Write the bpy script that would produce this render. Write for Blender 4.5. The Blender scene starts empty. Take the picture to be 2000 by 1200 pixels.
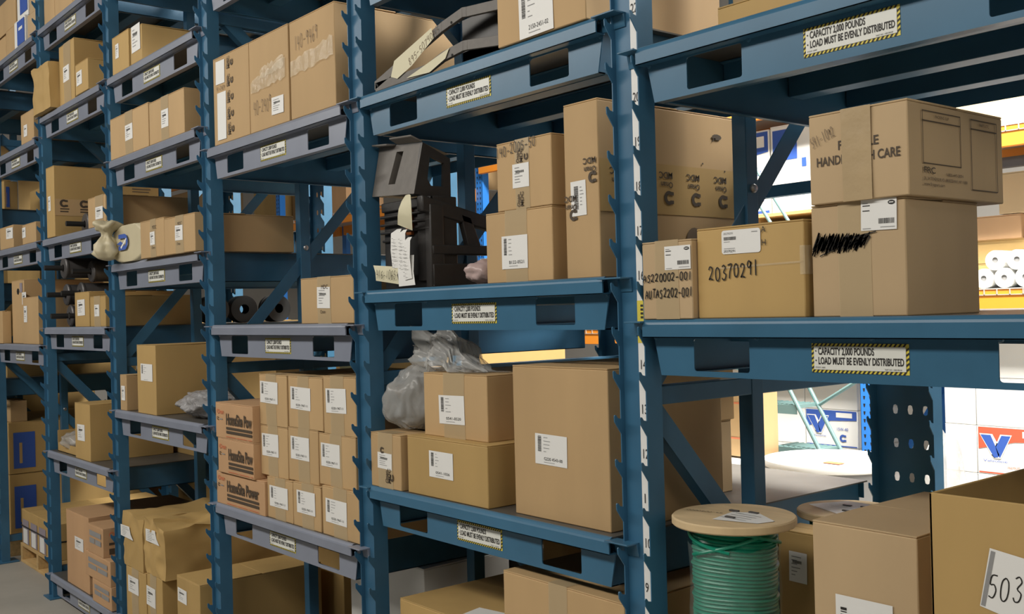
import bpy, bmesh, math, random
from mathutils import Vector, Matrix, noise
from math import radians as rad, pi, sin, cos

# ------------------------------------------------------------ camera, sky, lights, exposure
S = bpy.context.scene
COL = S.collection
cam = bpy.data.cameras.new('camera')
cam.sensor_width = 36.0
cam.lens = 2015.64 / 2000 * 36.0
cam.clip_start = 0.05
cam.clip_end = 100
camo = bpy.data.objects.new('camera', cam)
COL.objects.link(camo)
yaw, pit, rol = 0.88474, 0.00374, -0.02545
fwd = Vector((-sin(yaw) * cos(pit), cos(yaw) * cos(pit), sin(pit)))
rt = Vector((cos(yaw), sin(yaw), 0))
up = rt.cross(fwd)
R2 = rt * cos(rol) + up * sin(rol)
U2 = up * cos(rol) - rt * sin(rol)
ZF = 1.59            # height of shelf level 0 above the floor
camo.matrix_world = Matrix(((R2.x, U2.x, -fwd.x, 1.67654), (R2.y, U2.y, -fwd.y, -1.71199), (R2.z, U2.z, -fwd.z, 0.03527 + ZF), (0, 0, 0, 1)))
S.camera = camo
S.view_settings.view_transform = 'Standard'
S.view_settings.look = 'None'
S.view_settings.gamma = 1
S.view_settings.use_curve_mapping = False
S.view_settings.exposure = -0.08

w = bpy.data.worlds.new('warehouse_air')
S.world = w
w.use_nodes = True
bg = w.node_tree.nodes['Background']
bg.inputs[0].default_value = (1.0, 0.95, 0.88, 1)
bg.inputs[1].default_value = 0.06

def area(name, loc, rot, sx, sy, power, col=(1, 0.95, 0.87)):
    l = bpy.data.lights.new(name, 'AREA')
    l.shape = 'RECTANGLE'; l.size = sx; l.size_y = sy; l.energy = power; l.color = col
    o = bpy.data.objects.new(name, l)
    COL.objects.link(o); o.location = loc; o.rotation_euler = rot
    return o
# ceiling tube rows over the front aisle and over the brighter aisle behind the rack
area('front_aisle_tubes', (-2.6, -3.3, 4.0), (rad(42), 0, 0), 10.0, 0.6, 250)
area('added_right_fill', (5.5, -0.2, 3.4), (0, rad(68), 0), 2.0, 5.0, 75, (1, .93, .8))  # fill added to brighten right-facing sides, no lamp known there
area('rear_aisle_tubes', (-1.2, 2.75, 5.2), (0, 0, 0), 6.0, 0.6, 850)
area('rear_right_tubes', (0.6, 2.9, 4.9), (rad(-12), 0, 0), 4.0, 0.8, 520)

P = 0.1031           # notch pitch of the uprights
W = 1.2              # bay width
DT = 0.008

# ------------------------------------------------------------ materials
def mat(name, col, rough=0.6, metal=0, noise_amt=0.0, scale=6.0, bump=0.0, alpha=1.0, spec=0.5, stretch=None, coat=0, dark=None):
    m = bpy.data.materials.new(name); m.use_nodes = True
    nt = m.node_tree; b = nt.nodes['Principled BSDF']
    b.inputs['Base Color'].default_value = (*col, 1)
    b.inputs['Roughness'].default_value = rough
    b.inputs['Metallic'].default_value = metal
    b.inputs['Alpha'].default_value = alpha
    b.inputs['Specular IOR Level'].default_value = spec
    if coat: b.inputs['Coat Weight'].default_value = coat; b.inputs['Coat Roughness'].default_value = 0.2
    if noise_amt or bump:
        tc = nt.nodes.new('ShaderNodeTexCoord'); mp = nt.nodes.new('ShaderNodeMapping')
        oi = nt.nodes.new('ShaderNodeObjectInfo')
        va = nt.nodes.new('ShaderNodeVectorMath'); va.operation = 'ADD'
        cm = nt.nodes.new('ShaderNodeVectorMath'); cm.operation = 'SCALE'; cm.inputs['Scale'].default_value = 13.0
        comb = nt.nodes.new('ShaderNodeCombineXYZ')
        for k in range(3): nt.links.new(oi.outputs['Random'], comb.inputs[k])
        nt.links.new(comb.outputs[0], cm.inputs[0])
        nt.links.new(tc.outputs['Object'], va.inputs[0]); nt.links.new(cm.outputs[0], va.inputs[1])
        nt.links.new(va.outputs[0], mp.inputs[0])
        if stretch: mp.inputs['Scale'].default_value = stretch
        n = nt.nodes.new('ShaderNodeTexNoise'); n.inputs['Scale'].default_value = scale; n.inputs['Detail'].default_value = 5
        nt.links.new(mp.outputs[0], n.inputs['Vector'])
        if noise_amt:
            mx = nt.nodes.new('ShaderNodeMix'); mx.data_type = 'RGBA'
            lo = dark or tuple(c * (1 - noise_amt) for c in col)
            hi = tuple(min(1, c * (1 + noise_amt)) for c in col)
            mx.inputs[6].default_value = (*lo, 1); mx.inputs[7].default_value = (*hi, 1)
            cr = nt.nodes.new('ShaderNodeMapRange'); cr.inputs[1].default_value = 0.3; cr.inputs[2].default_value = 0.7
            nt.links.new(n.outputs[0], cr.inputs[0]); nt.links.new(cr.outputs[0], mx.inputs[0])
            hs = nt.nodes.new('ShaderNodeHueSaturation')
            mr = nt.nodes.new('ShaderNodeMapRange'); mr.inputs[3].default_value = 1 - noise_amt * 0.8; mr.inputs[4].default_value = 1 + noise_amt * 0.6
            nt.links.new(oi.outputs['Random'], mr.inputs[0]); nt.links.new(mr.outputs[0], hs.inputs['Value'])
            nt.links.new(mx.outputs[2], hs.inputs['Color']); nt.links.new(hs.outputs[0], b.inputs['Base Color'])
        if bump:
            bp = nt.nodes.new('ShaderNodeBump'); bp.inputs['Strength'].default_value = bump; bp.inputs['Distance'].default_value = 0.01
            nt.links.new(n.outputs[0], bp.inputs['Height']); nt.links.new(bp.outputs[0], b.inputs['Normal'])
    return m

BLUE = mat('blue_powder_coat', (0.036, 0.130, 0.232), 0.42, noise_amt=0.1, scale=9)
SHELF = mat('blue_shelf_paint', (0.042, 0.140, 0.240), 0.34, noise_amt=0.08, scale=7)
SHEEN_SHELF = mat('blue_shelf_paint_with_sheen', (0.225, 0.25, 0.315), 0.34, noise_amt=0.06, scale=7)  # aisle reflection put into the lip and apron colour of blue shelves
DECK = mat('worn_shelf_deck', (0.10, 0.095, 0.085), 0.45, noise_amt=0.2, scale=5)
K = {'tan': mat('kraft_board', (0.50, 0.335, 0.165), 0.72, noise_amt=0.07, scale=5, bump=0.06, stretch=(1, 1, .25)),
     'grey': mat('pale_kraft_board', (0.50, 0.36, 0.205), 0.72, noise_amt=0.06, scale=5, bump=0.06, stretch=(1, 1, .25)),
     'gold': mat('golden_kraft_board', (0.47, 0.31, 0.115), 0.7, noise_amt=0.07, scale=5, bump=0.06, stretch=(1, 1, .25)),
     'pink': mat('reddish_kraft_board', (0.52, 0.315, 0.165), 0.72, noise_amt=0.06, scale=5, bump=0.05, stretch=(1, 1, .25)),
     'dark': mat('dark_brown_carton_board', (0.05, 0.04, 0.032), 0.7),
     'white': mat('white_carton_board', (0.80, 0.80, 0.78), 0.6, noise_amt=0.03, scale=4)}
TAPE = mat('tan_packing_tape', (0.58, 0.45, 0.27), 0.28, alpha=0.7)
CLEAR = mat('clear_packing_tape', (0.80, 0.74, 0.58), 0.15, noise_amt=0.12, scale=30, bump=0.6, alpha=0.26)
PAPER = mat('white_label_paper', (0.80, 0.80, 0.78), 0.55)
CREAM = mat('cream_tag_paper', (0.66, 0.62, 0.44), 0.6)
INK = mat('black_ink', (0.022, 0.02, 0.018), 0.6)
GREYINK = mat('grey_print', (0.28, 0.28, 0.28), 0.6)
BROWNINK = mat('dark_brown_print', (0.07, 0.05, 0.032), 0.65)
MARK = mat('black_marker', (0.02, 0.018, 0.016), 0.4)
FAINT = mat('faint_pencil_marker', (0.17, 0.12, 0.075), 0.6)
YEL = mat('safety_yellow', (0.72, 0.60, 0.08), 0.45)
SIGNW = mat('sign_white', (0.74, 0.75, 0.70), 0.45)
RED = mat('red_print', (0.62, 0.10, 0.05), 0.6)
ORINK = mat('orange_red_print', (0.62, 0.19, 0.09), 0.6)
CBLUE = mat('carton_blue_print', (0.035, 0.10, 0.42), 0.55)
BLACKP = mat('black_moulded_plastic', (0.030, 0.028, 0.027), 0.42, noise_amt=0.15, scale=30, bump=0.05)
GREYP = mat('grey_textured_plastic', (0.13, 0.118, 0.105), 0.5, noise_amt=0.1, scale=40, bump=0.08)
RUBBER = mat('black_rubber', (0.018, 0.018, 0.018), 0.5)
DSTEEL = mat('dark_roller_steel', (0.09, 0.085, 0.085), 0.45, metal=0.3)
GREEN = mat('green_cable_jacket', (0.006, 0.23, 0.145), 0.33)
PLY = mat('reel_plywood', (0.66, 0.50, 0.29), 0.65, noise_amt=0.08, scale=7, stretch=(1, 6, 1))
WOOD = mat('pallet_pine', (0.55, 0.37, 0.16), 0.7, noise_amt=0.14, scale=6, stretch=(1, 8, 8))
FILM = mat('clear_stretch_film', (0.80, 0.9, 0.86), 0.10, alpha=0.09, bump=1.0, scale=16, stretch=(1, 1, 2.5))
POLY = mat('grey_polythene', (0.62, 0.62, 0.60), 0.2, alpha=0.42, bump=0.9, scale=11)
DPOLY = mat('dark_part_in_polythene', (0.09, 0.09, 0.085), 0.4)
BUBBLE = mat('bubble_wrap', (0.40, 0.40, 0.41), 0.25, alpha=0.75, bump=1.0, scale=45)
PINKBAG = mat('pinkish_plastic_bag', (0.55, 0.42, 0.40), 0.3, alpha=0.85, bump=0.4, scale=12)
CLOTH = mat('beige_bag_plastic', (0.55, 0.49, 0.33), 0.5, noise_amt=0.05, scale=8, bump=0.1)
ORANGE = mat('orange_beam_paint', (0.80, 0.28, 0.03), 0.42)
RBLUE = mat('bright_blue_upright_paint', (0.03, 0.22, 0.72), 0.42)
TEAL = mat('teal_ladder_paint', (0.17, 0.29, 0.29), 0.35)
DRUMW = mat('white_drum_steel', (0.78, 0.78, 0.76), 0.35)
DRUMG = mat('grey_drum_steel', (0.20, 0.20, 0.20), 0.4)
CONC = mat('grey_concrete', (0.36, 0.34, 0.30), 0.6, noise_amt=0.10, scale=3)
WALLM = mat('pale_wall_panel', (0.62, 0.60, 0.56), 0.7, noise_amt=0.03, scale=2)
STEEL = mat('zinc_bolt', (0.45, 0.45, 0.45), 0.35, metal=0.8)
HOLE = mat('painted_hole_dark', (0.01, 0.01, 0.01), 0.8)  # flat black painted for the darkness inside holes, no lining
STRAP = mat('black_strapping', (0.02, 0.02, 0.02), 0.4)
RMETAL = mat('galvanised_wire_deck', (0.6, 0.6, 0.58), 0.4, metal=0.5)
LILAC = mat('lilac_grey_print', (0.30, 0.26, 0.30), 0.6)

# ------------------------------------------------------------ mesh helpers
class MB:
    def __init__(s): s.v = []; s.f = []; s.m = []; s.sm = []
    def add(s, vs, fs, mi=0, M=None, smooth=False):
        n = len(s.v)
        s.v += [tuple(M @ Vector(v)) if M else tuple(v) for v in vs]
        s.f += [tuple(i + n for i in f) for f in fs]
        s.m += [mi] * len(fs); s.sm += [smooth] * len(fs)
        return s
    def box(s, x0, y0, z0, x1, y1, z1, mi=0, M=None):
        v = [(x0, y0, z0), (x1, y0, z0), (x1, y1, z0), (x0, y1, z0), (x0, y0, z1), (x1, y0, z1), (x1, y1, z1), (x0, y1, z1)]
        return s.add(v, [(0, 3, 2, 1), (4, 5, 6, 7), (0, 1, 5, 4), (1, 2, 6, 5), (2, 3, 7, 6), (3, 0, 4, 7)], mi, M)
    def prism(s, pts, vec, mi=0, M=None):
        n = len(pts); vec = Vector(vec)
        v = [Vector(p) for p in pts]; v += [p + vec for p in v[:n]]
        fs = [tuple(range(n - 1, -1, -1)), tuple(range(n, 2 * n))] + [(i, (i + 1) % n, n + (i + 1) % n, n + i) for i in range(n)]
        return s.add(v, fs, mi, M)
    def bar(s, a, b, wd, th, mi=0, upv=(0, 0, 1)):
        a = Vector(a); b = Vector(b); d = (b - a).normalized(); u = Vector(upv)
        if abs(d.dot(u)) > .95: u = Vector((0, 1, 0))
        sd = d.cross(u).normalized(); u = sd.cross(d)
        c = [sd * (wd / 2) * i + u * (th / 2) * j for i, j in ((-1, -1), (1, -1), (1, 1), (-1, 1))]
        v = [a + k for k in c] + [b + k for k in c]
        return s.add(v, [(3, 2, 1, 0), (4, 5, 6, 7), (0, 1, 5, 4), (1, 2, 6, 5), (2, 3, 7, 6), (3, 0, 4, 7)], mi)
    def tube(s, pts, r, n=10, mi=0, cap=True):
        pts = [Vector(p) for p in pts]; rings = []; prev = None
        for i, p in enumerate(pts):
            d = (pts[min(i + 1, len(pts) - 1)] - pts[max(i - 1, 0)]).normalized()
            u = prev if prev is not None else (Vector((0, 0, 1)) if abs(d.z) < .9 else Vector((1, 0, 0)))
            sd = d.cross(u).normalized(); u = sd.cross(d).normalized(); prev = u
            rr = r[i] if isinstance(r, (list, tuple)) else r
            rings.append([p + (sd * cos(2 * pi * k / n) + u * sin(2 * pi * k / n)) * rr for k in range(n)])
        v = [q for g in rings for q in g]; fs = []
        for i in range(len(pts) - 1):
            for k in range(n): fs.append((i * n + k, i * n + (k + 1) % n, (i + 1) * n + (k + 1) % n, (i + 1) * n + k))
        s.add(v, fs, mi, smooth=True)
        if cap:
            s.add(rings[0], [tuple(range(n - 1, -1, -1))], mi); s.add(rings[-1], [tuple(range(n))], mi)
        return s
    def lathe(s, prof, n=32, mi=0, M=None, smooth=True):
        v = []; fs = []
        for r, z in prof:
            for k in range(n): v.append((r * cos(2 * pi * k / n), r * sin(2 * pi * k / n), z))
        for i in range(len(prof) - 1):
            for k in range(n): fs.append((i * n + k, i * n + (k + 1) % n, (i + 1) * n + (k + 1) % n, (i + 1) * n + k))
        return s.add(v, fs, mi, M, smooth)
    def build(s, name, mats, parent=None, bevel=0.0, sharp=35, seg=2, loc=None):
        me = bpy.data.meshes.new(name)
        me.from_pydata(s.v, [], s.f)
        for m in (mats if isinstance(mats, (list, tuple)) else [mats]): me.materials.append(m)
        me.polygons.foreach_set('material_index', s.m)
        me.polygons.foreach_set('use_smooth', [bool(x) or bevel > 0 for x in s.sm])
        if bevel > 0 or any(s.sm): me.set_sharp_from_angle(angle=rad(sharp))
        me.update()
        o = bpy.data.objects.new(name, me); COL.objects.link(o)
        if bevel > 0:
            b = o.modifiers.new('soft_edges', 'BEVEL'); b.width = bevel; b.segments = seg; b.limit_method = 'ANGLE'; b.angle_limit = rad(40)
        if parent: o.parent = parent
        if loc: o.location = loc
        return o

def tag(o, label, cat, group=None, kind=None):
    o['label'] = label; o['category'] = cat
    if group: o['group'] = group
    if kind: o['kind'] = kind
    return o
def thing(name, label, cat, loc=(0, 0, 0), rotz=0, group=None):
    o = bpy.data.objects.new(name, None); COL.objects.link(o)
    o.empty_display_size = 0.05
    o.location = loc; o.rotation_euler = (0, 0, rotz)
    return tag(o, label, cat, group)
def structure(o): o['kind'] = 'structure'; return o
def dup(root, loc, label=None, group=None, rotz=None, skip=()):
    r = root.copy(); COL.objects.link(r); r.location = loc
    if rotz is not None: r.rotation_euler = (0, 0, rotz)
    if label: r['label'] = label
    if group: r['group'] = group
    for ch in list(root.children):
        if ch.name.split('.')[0] in skip: continue
        c = ch.copy(); COL.objects.link(c); c.parent = r
        for g in list(ch.children):
            d = g.copy(); COL.objects.link(d); d.parent = c
    return r

# text outlines, cap height 1
_TX = {}; CAP = [0.7]
def text_geo(s, bold=0.0):
    key = (s, bold)
    if key not in _TX:
        cu = bpy.data.curves.new('glyphs', 'FONT'); cu.body = s; cu.size = 1.0; cu.offset = bold; cu.resolution_u = 3
        ob = bpy.data.objects.new('glyphs', cu); COL.objects.link(ob)
        me = bpy.data.meshes.new_from_object(ob.evaluated_get(bpy.context.evaluated_depsgraph_get()))
        v = [(p.co.x / CAP[0], p.co.y / CAP[0]) for p in me.vertices]; f = [tuple(p.vertices) for p in me.polygons]
        wd = max([a[0] for a in v] or [0])
        bpy.data.objects.remove(ob); bpy.data.curves.remove(cu); bpy.data.meshes.remove(me)
        _TX[key] = (v, f, wd)
    return _TX[key]

CAP[0] *= max(p[1] for p in text_geo('H')[0]); _TX.clear()
STROKES = {
 '0': [[(.5, 1), (.2, .85), (.1, .5), (.2, .12), (.5, 0), (.8, .15), (.9, .5), (.8, .85), (.5, 1)]],
 '1': [[(.5, 1), (.45, 0)]],
 '2': [[(.1, .78), (.3, 1), (.7, .95), (.8, .7), (.5, .35), (.1, .03), (.35, .1), (.9, 0)]],
 '3': [[(.15, .9), (.5, 1), (.8, .8), (.4, .52), (.85, .35), (.7, .05), (.3, 0), (.1, .15)]],
 '4': [[(.3, 1), (.15, .5), (.85, .5)], [(.75, .95), (.7, 0)]],
 '5': [[(.85, 1), (.3, .97), (.2, .58), (.6, .6), (.85, .35), (.6, .03), (.15, .08)]],
 '6': [[(.7, 1), (.3, .7), (.15, .3), (.4, 0), (.8, .15), (.75, .42), (.4, .48), (.2, .25)]],
 '7': [[(.1, .95), (.9, 1), (.5, .5), (.35, 0)]],
 '8': [[(.5, .5), (.15, .75), (.5, 1), (.8, .75), (.5, .5), (.15, .22), (.5, 0), (.85, .22), (.5, .5)]],
 '9': [[(.8, .85), (.45, 1), (.15, .75), (.4, .52), (.8, .7), (.82, .9), (.7, 0)]],
 '-': [[(.1, .48), (.85, .5)]],
 'A': [[(.0, 0), (.5, 1), (.9, .05)], [(.2, .4), (.8, .42)]],
 'S': [[(.85, .9), (.5, 1), (.2, .78), (.7, .45), (.75, .15), (.4, 0), (.1, .12)]],
 'U': [[(.15, 1), (.15, .25), (.45, 0), (.8, .25), (.85, 1)]],
 'T': [[(.0, .97), (1, 1)], [(.5, 1), (.45, 0)]],
 '#': [[(.3, 1), (.2, 0)], [(.75, 1), (.65, 0)], [(.05, .65), (.95, .68)], [(.0, .33), (.9, .36)]],
}
class Decal:
    """flat marks on a face: u to the right, v up, in metres"""
    def __init__(s, fmap): s.fm = fmap; s.b = MB(); s.mats = []
    def mi(s, m):
        if m not in s.mats: s.mats.append(m)
        return s.mats.index(m)
    def poly(s, pts, m, lay=0, off=None):
        o = 0.0006 * lay if off is None else off
        s.b.add([s.fm(u, v, o) for u, v in pts], [tuple(range(len(pts)))], s.mi(m)); return s
    def rect(s, u0, v0, u1, v1, m, lay=0):
        return s.poly([(u0, v0), (u1, v0), (u1, v1), (u0, v1)], m, lay)
    def text(s, t, u, v, h, m=None, lay=1, rot=0, sx=1.0, bold=0.0, fit=None, center=False, mirror=False):
        vs, fs, wd = text_geo(t, bold)
        if fit: sx = fit / (wd * h)
        c, sn = cos(rot), sin(rot); o = 0.0006 * lay
        x0 = -wd * h * sx / 2 if center else 0
        pts = [(x * h * sx + x0, y * h) for x, y in vs]
        s.b.add([s.fm(u + x * c - y * sn, v + x * sn + y * c, o) for x, y in pts], fs, s.mi(m or INK)); return s
    def stroke(s, pts, wd, m, lay=1):
        o = 0.0006 * lay; P2 = [Vector((a, b)) for a, b in pts]; L = []; Rr = []
        for i, p in enumerate(P2):
            d = P2[min(i + 1, len(P2) - 1)] - P2[max(i - 1, 0)]
            if d.length < 1e-9: d = Vector((1, 0))
            d.normalize(); n = Vector((-d.y, d.x)) * wd / 2
            L.append(p + n); Rr.append(p - n)
        n = len(P2)
        s.b.add([s.fm(a.x, a.y, o) for a in L] + [s.fm(a.x, a.y, o) for a in Rr], [(i, i + 1, n + i + 1, n + i) for i in range(n - 1)], s.mi(m)); return s
    def hand(s, t, u, v, h, total, m=MARK, rot=0.0, wd=0.0022, slant=0.15, seed=1):
        rg = random.Random(seed); n = len(t); cw = total / n; c, sn = cos(rot), sin(rot)
        for i, ch in enumerate(t):
            jx, jy, js = rg.uniform(-.06, .06) * cw, rg.uniform(-.07, .07) * h, rg.uniform(.9, 1.08)
            for st in STROKES.get(ch, []):
                q = []
                for a, b in st:
                    x = (i + .08 + a * .8 + slant * (b - .5) * .6) * cw + jx; y = b * h * js + jy
                    q.append((u + x * c - y * sn, v + x * sn + y * c))
                # round the polyline
                r = []
                for k in range(len(q) - 1):
                    p0 = q[max(k - 1, 0)]; p1 = q[k]; p2 = q[k + 1]; p3 = q[min(k + 2, len(q) - 1)]
                    for tt in (0, .33, .66):
                        f = lambda a0, a1, a2, a3: .5 * (2 * a1 + (a2 - a0) * tt + (2 * a0 - 5 * a1 + 4 * a2 - a3) * tt ** 2 + (3 * a1 - a0 - 3 * a2 + a3) * tt ** 3)
                        r.append((f(p0[0], p1[0], p2[0], p3[0]), f(p0[1], p1[1], p2[1], p3[1])))
                r.append(q[-1])
                s.stroke(r, wd, m)
        return s
    def done(s, name, parent, label=None):
        o = s.b.build(name, s.mats or [INK], parent)
        if label: o['label'] = label
        return o
def fmap_front(w, d, base=0.0): return lambda u, v, o: (u - w / 2, -d / 2 - 0.0012 - base - o, v)
def fmap_right(w, d, base=0.0): return lambda u, v, o: (w / 2 + 0.0012 + base + o, u - d / 2, v)
def fmap_top(w, d, h, base=0.0): return lambda u, v, o: (u - w / 2, v - d / 2, h + 0.0008 + base + o)

# ------------------------------------------------------------ room
b = MB(); b.box(-16, -4, -0.1, 6, 9, 0)
structure(b.build('floor', CONC))
b = MB(); b.box(-16, 8.9, 0, 6, 9, 6.5)
structure(b.build('wall_back', WALLM))
b = MB(); b.box(-16.1, -4, 0, -16, 9, 6.5)
structure(b.build('reflector_wall_left', WALLM))  # wall added for its pale reflection in the left shelf fronts

# ------------------------------------------------------------ upright frames
def plate_pts(ytip, yedge, yback, n0=-14, n1=22, ztop=4.0):
    pts = [(yedge, 0.0)]
    for n in range(n0, n1):
        t = ZF + n * P - 0.008
        pts += [(yedge, t - 0.046), (ytip + .001, t - 0.0165), (ytip, t - 0.003), (ytip + 0.002, t), (ytip + 0.006, t - 0.001), (ytip + 0.011, t - 0.008), (yedge, t - 0.0105)]
    pts += [(yedge, ztop), (yback, ztop), (yback, 0.0)]
    return pts
def post(name, xh, ytip, yedge, yback, yweb, root, holes=False):
    b = MB(); pts = plate_pts(ytip, yedge, yback)
    for x in (-xh - .003, xh):
        b.prism([(x, y, z) for y, z in pts], (0.003, 0, 0))
    if not holes:
        b.box(-xh, yweb, 0, xh, yweb + .003, 4.0)
    else:
        cw = 2 * xh / 3
        xs = [-xh, -xh + .052, xh - .052 - .0, xh]
        cols = [(-.0, None)]
        for r in range(-14, 22):
            zc = ZF + (r + .12) * P; z0, z1 = zc - P / 2, zc + P / 2
            cx = [-.039, .010, .059]; ed = [-xh, -.0145, .0345, xh]
            for c in range(3):
                x0, x1 = ed[c], ed[c + 1]; hx, hz = .0085, .0145
                o8 = [(x0, z0), (cx[c], z0), (x1, z0), (x1, zc), (x1, z1), (cx[c], z1), (x0, z1), (x0, zc)]
                i8 = [(cx[c] - hx * .7, zc - hz * .85), (cx[c], zc - hz), (cx[c] + hx * .7, zc - hz * .85), (cx[c] + hx, zc), (cx[c] + hx * .7, zc + hz * .85), (cx[c], zc + hz), (cx[c] - hx * .7, zc + hz * .85), (cx[c] - hx, zc)]
                b.add([(x, yweb, z) for x, z in o8 + i8], [(k, (k + 1) % 8, 8 + (k + 1) % 8, 8 + k) for k in range(8)])
    return b.build(name, BLUE, root)
def make_frame(label):
    t = thing('upright_frame', label, 'rack frame', (0, 0, 0), 0, 'notched upright frames of the rack')
    post('front_post', .04, -.006, .016, .068, .029, t)
    post('rear_post', .1, 1.148, 1.17, 1.222, 1.206, t, True)
    b = MB(); b.box(-.022, .428, 0.02, .022, .474, 4.0); b.build('center_post', BLUE, t, .002)
    for z in (-1.67, 12.4, -13.9):
        b = MB(); b.box(-.02, .06, ZF + z * P - .022, .02, 1.2, ZF + z * P + .022); b.build('horizontal_strut', BLUE, t, .002)
    for a, c in (((.07, -1.4), (1.18, 10.6)), ((.07, -1.95), (1.18, -13.7)), ((.07, 12.8), (.45, 9.5))):
        a3 = Vector((0, a[0], ZF + a[1] * P)); c3 = Vector((0, c[0], ZF + c[1] * P)); d = (c3 - a3).normalized(); nn = Vector((0, -d.z, d.y))
        b = MB(); b.bar(a3 + Vector((.012, 0, 0)), c3 + Vector((.012, 0, 0)), .05, .004, upv=(1, 0, 0))
        s = nn * .023
        b.bar(a3 - s + Vector((-.006, 0, 0)), c3 - s + Vector((-.006, 0, 0)), .004, .036, upv=(1, 0, 0))
        b.build('diagonal_brace', BLUE, t)
    for y, z in ((.451, 3.24), (.451, -5.6)):
        b = MB(); b.lathe([(0, 0), (.011, 0), (.012, .006), (.008, .011), (0, .012)], 12, 0, Matrix.Translation((.022, y, ZF + z * P)) @ Matrix.Rotation(pi / 2, 4, 'Y')); b.build('bolt', STEEL, t)
    b = MB(); b.box(-.07, -.01, 0, .07, .12, .008); b.build('base_plate', BLUE, t, .002)
    b = MB(); b.box(-.12, 1.13, 0, .12, 1.26, .008); b.build('base_plate', BLUE, t, .002)
    return t
FL = {-1.2 * 6: 'dim blue upright frame beyond the far left one', -1.2 * 5: 'blue notched upright frame at the far left, left of the strapped pallet load',
      -1.2 * 4: 'blue notched upright frame with its foot on the floor, right of the strapped pallet load',
      -1.2 * 3: 'blue notched upright frame between the bag with a blue D and the black rollers',
      -1.2 * 2: 'blue notched upright frame just left of the three stacked cartons with bold print',
      -1.2 * 1: 'blue notched upright frame just left of the big black moulded plastic part',
      0.0: 'nearest blue notched upright frame, the one with white numbered strip on its front post',
      1.2: 'blue notched upright frame right of the nearest bay, past the open carton'}
frame0 = None
for x, l in FL.items():
    if frame0 is None: frame0 = make_frame(l); frame0.location = (x, 0, 0)
    else:
        f = dup(frame0, (x, 0, 0), l)
        if x == 0.0:
            fm = lambda u, v, o: (u, .0285 - o, v)
            d = Decal(fm)
            d.rect(.009, ZF - 14 * P, .039, ZF + 21 * P, PAPER, 0)
            d.rect(.009, ZF - .45 * P, .039, ZF + .5 * P, YEL, 1)
            for k in range(4): d.rect(.02, ZF + .1 * P + k * .009, .028, ZF + .1 * P + k * .009 + .005, INK, 2)
            for n in range(2, 35):
                if n != 15: d.text(str(n), .0125, ZF + (n - 15) * P - .004, .0215, INK, 2, fit=.021 if n > 9 else .010)
            d.done('level_number_strip', f, 'white strip of rack level numbers with one yellow section')

# ------------------------------------------------------------ drop-in shelves
def capacity_sign(root):
    fm = lambda u, v, o: (.477 + u, .0292 - o, -.1003 + v)
    d = Decal(fm); w_, h_, e = .206, .0568, .0058
    d.rect(0, 0, w_, h_, YEL, 0)
    def stripe_h(v0, v1):
        x = 0.0
        while x < w_ - .009:
            d.poly([(x, v0), (x + .0042, v0), (x + .0042 + .0045, v1), (x + .0045, v1)], INK, 1); x += .0092
    def stripe_v(u0, u1):
        y = e
        while y < h_ - e - .006:
            d.poly([(u0, y), (u1, y + .004), (u1, y + .008), (u0, y + .004)], INK, 1); y += .0092
    stripe_h(0, e); stripe_h(h_ - e, h_); stripe_v(0, e); stripe_v(w_ - e, w_)
    d.rect(e, e, w_ - e, h_ - e, SIGNW, 2)
    def bullet(u, v):
        d.poly([(u + .0016 * cos(k * pi / 4), v + .0016 * sin(k * pi / 4)) for k in range(8)], INK, 3)
    bullet(.0105, .0425 - .0005); bullet(.0105, .0235)
    d.text('CAPACITY 2,000 POUNDS', .0155, .0350, .0132, INK, 3, fit=.121, bold=.026)
    d.text('LOAD MUST BE EVENLY DISTRIBUTED', .0155, .0165, .0132, INK, 3, fit=.181, bold=.026)
    d.text('STOCK 16000', .009, .0085, .0028, INK, 3, fit=.022)
    d.text('PART NO. 1-800-000-00', .158, .0075, .0028, INK, 3, fit=.034)
    o = d.done('capacity_sign', root, 'white capacity sign with yellow and black striped border'); return o
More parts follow.
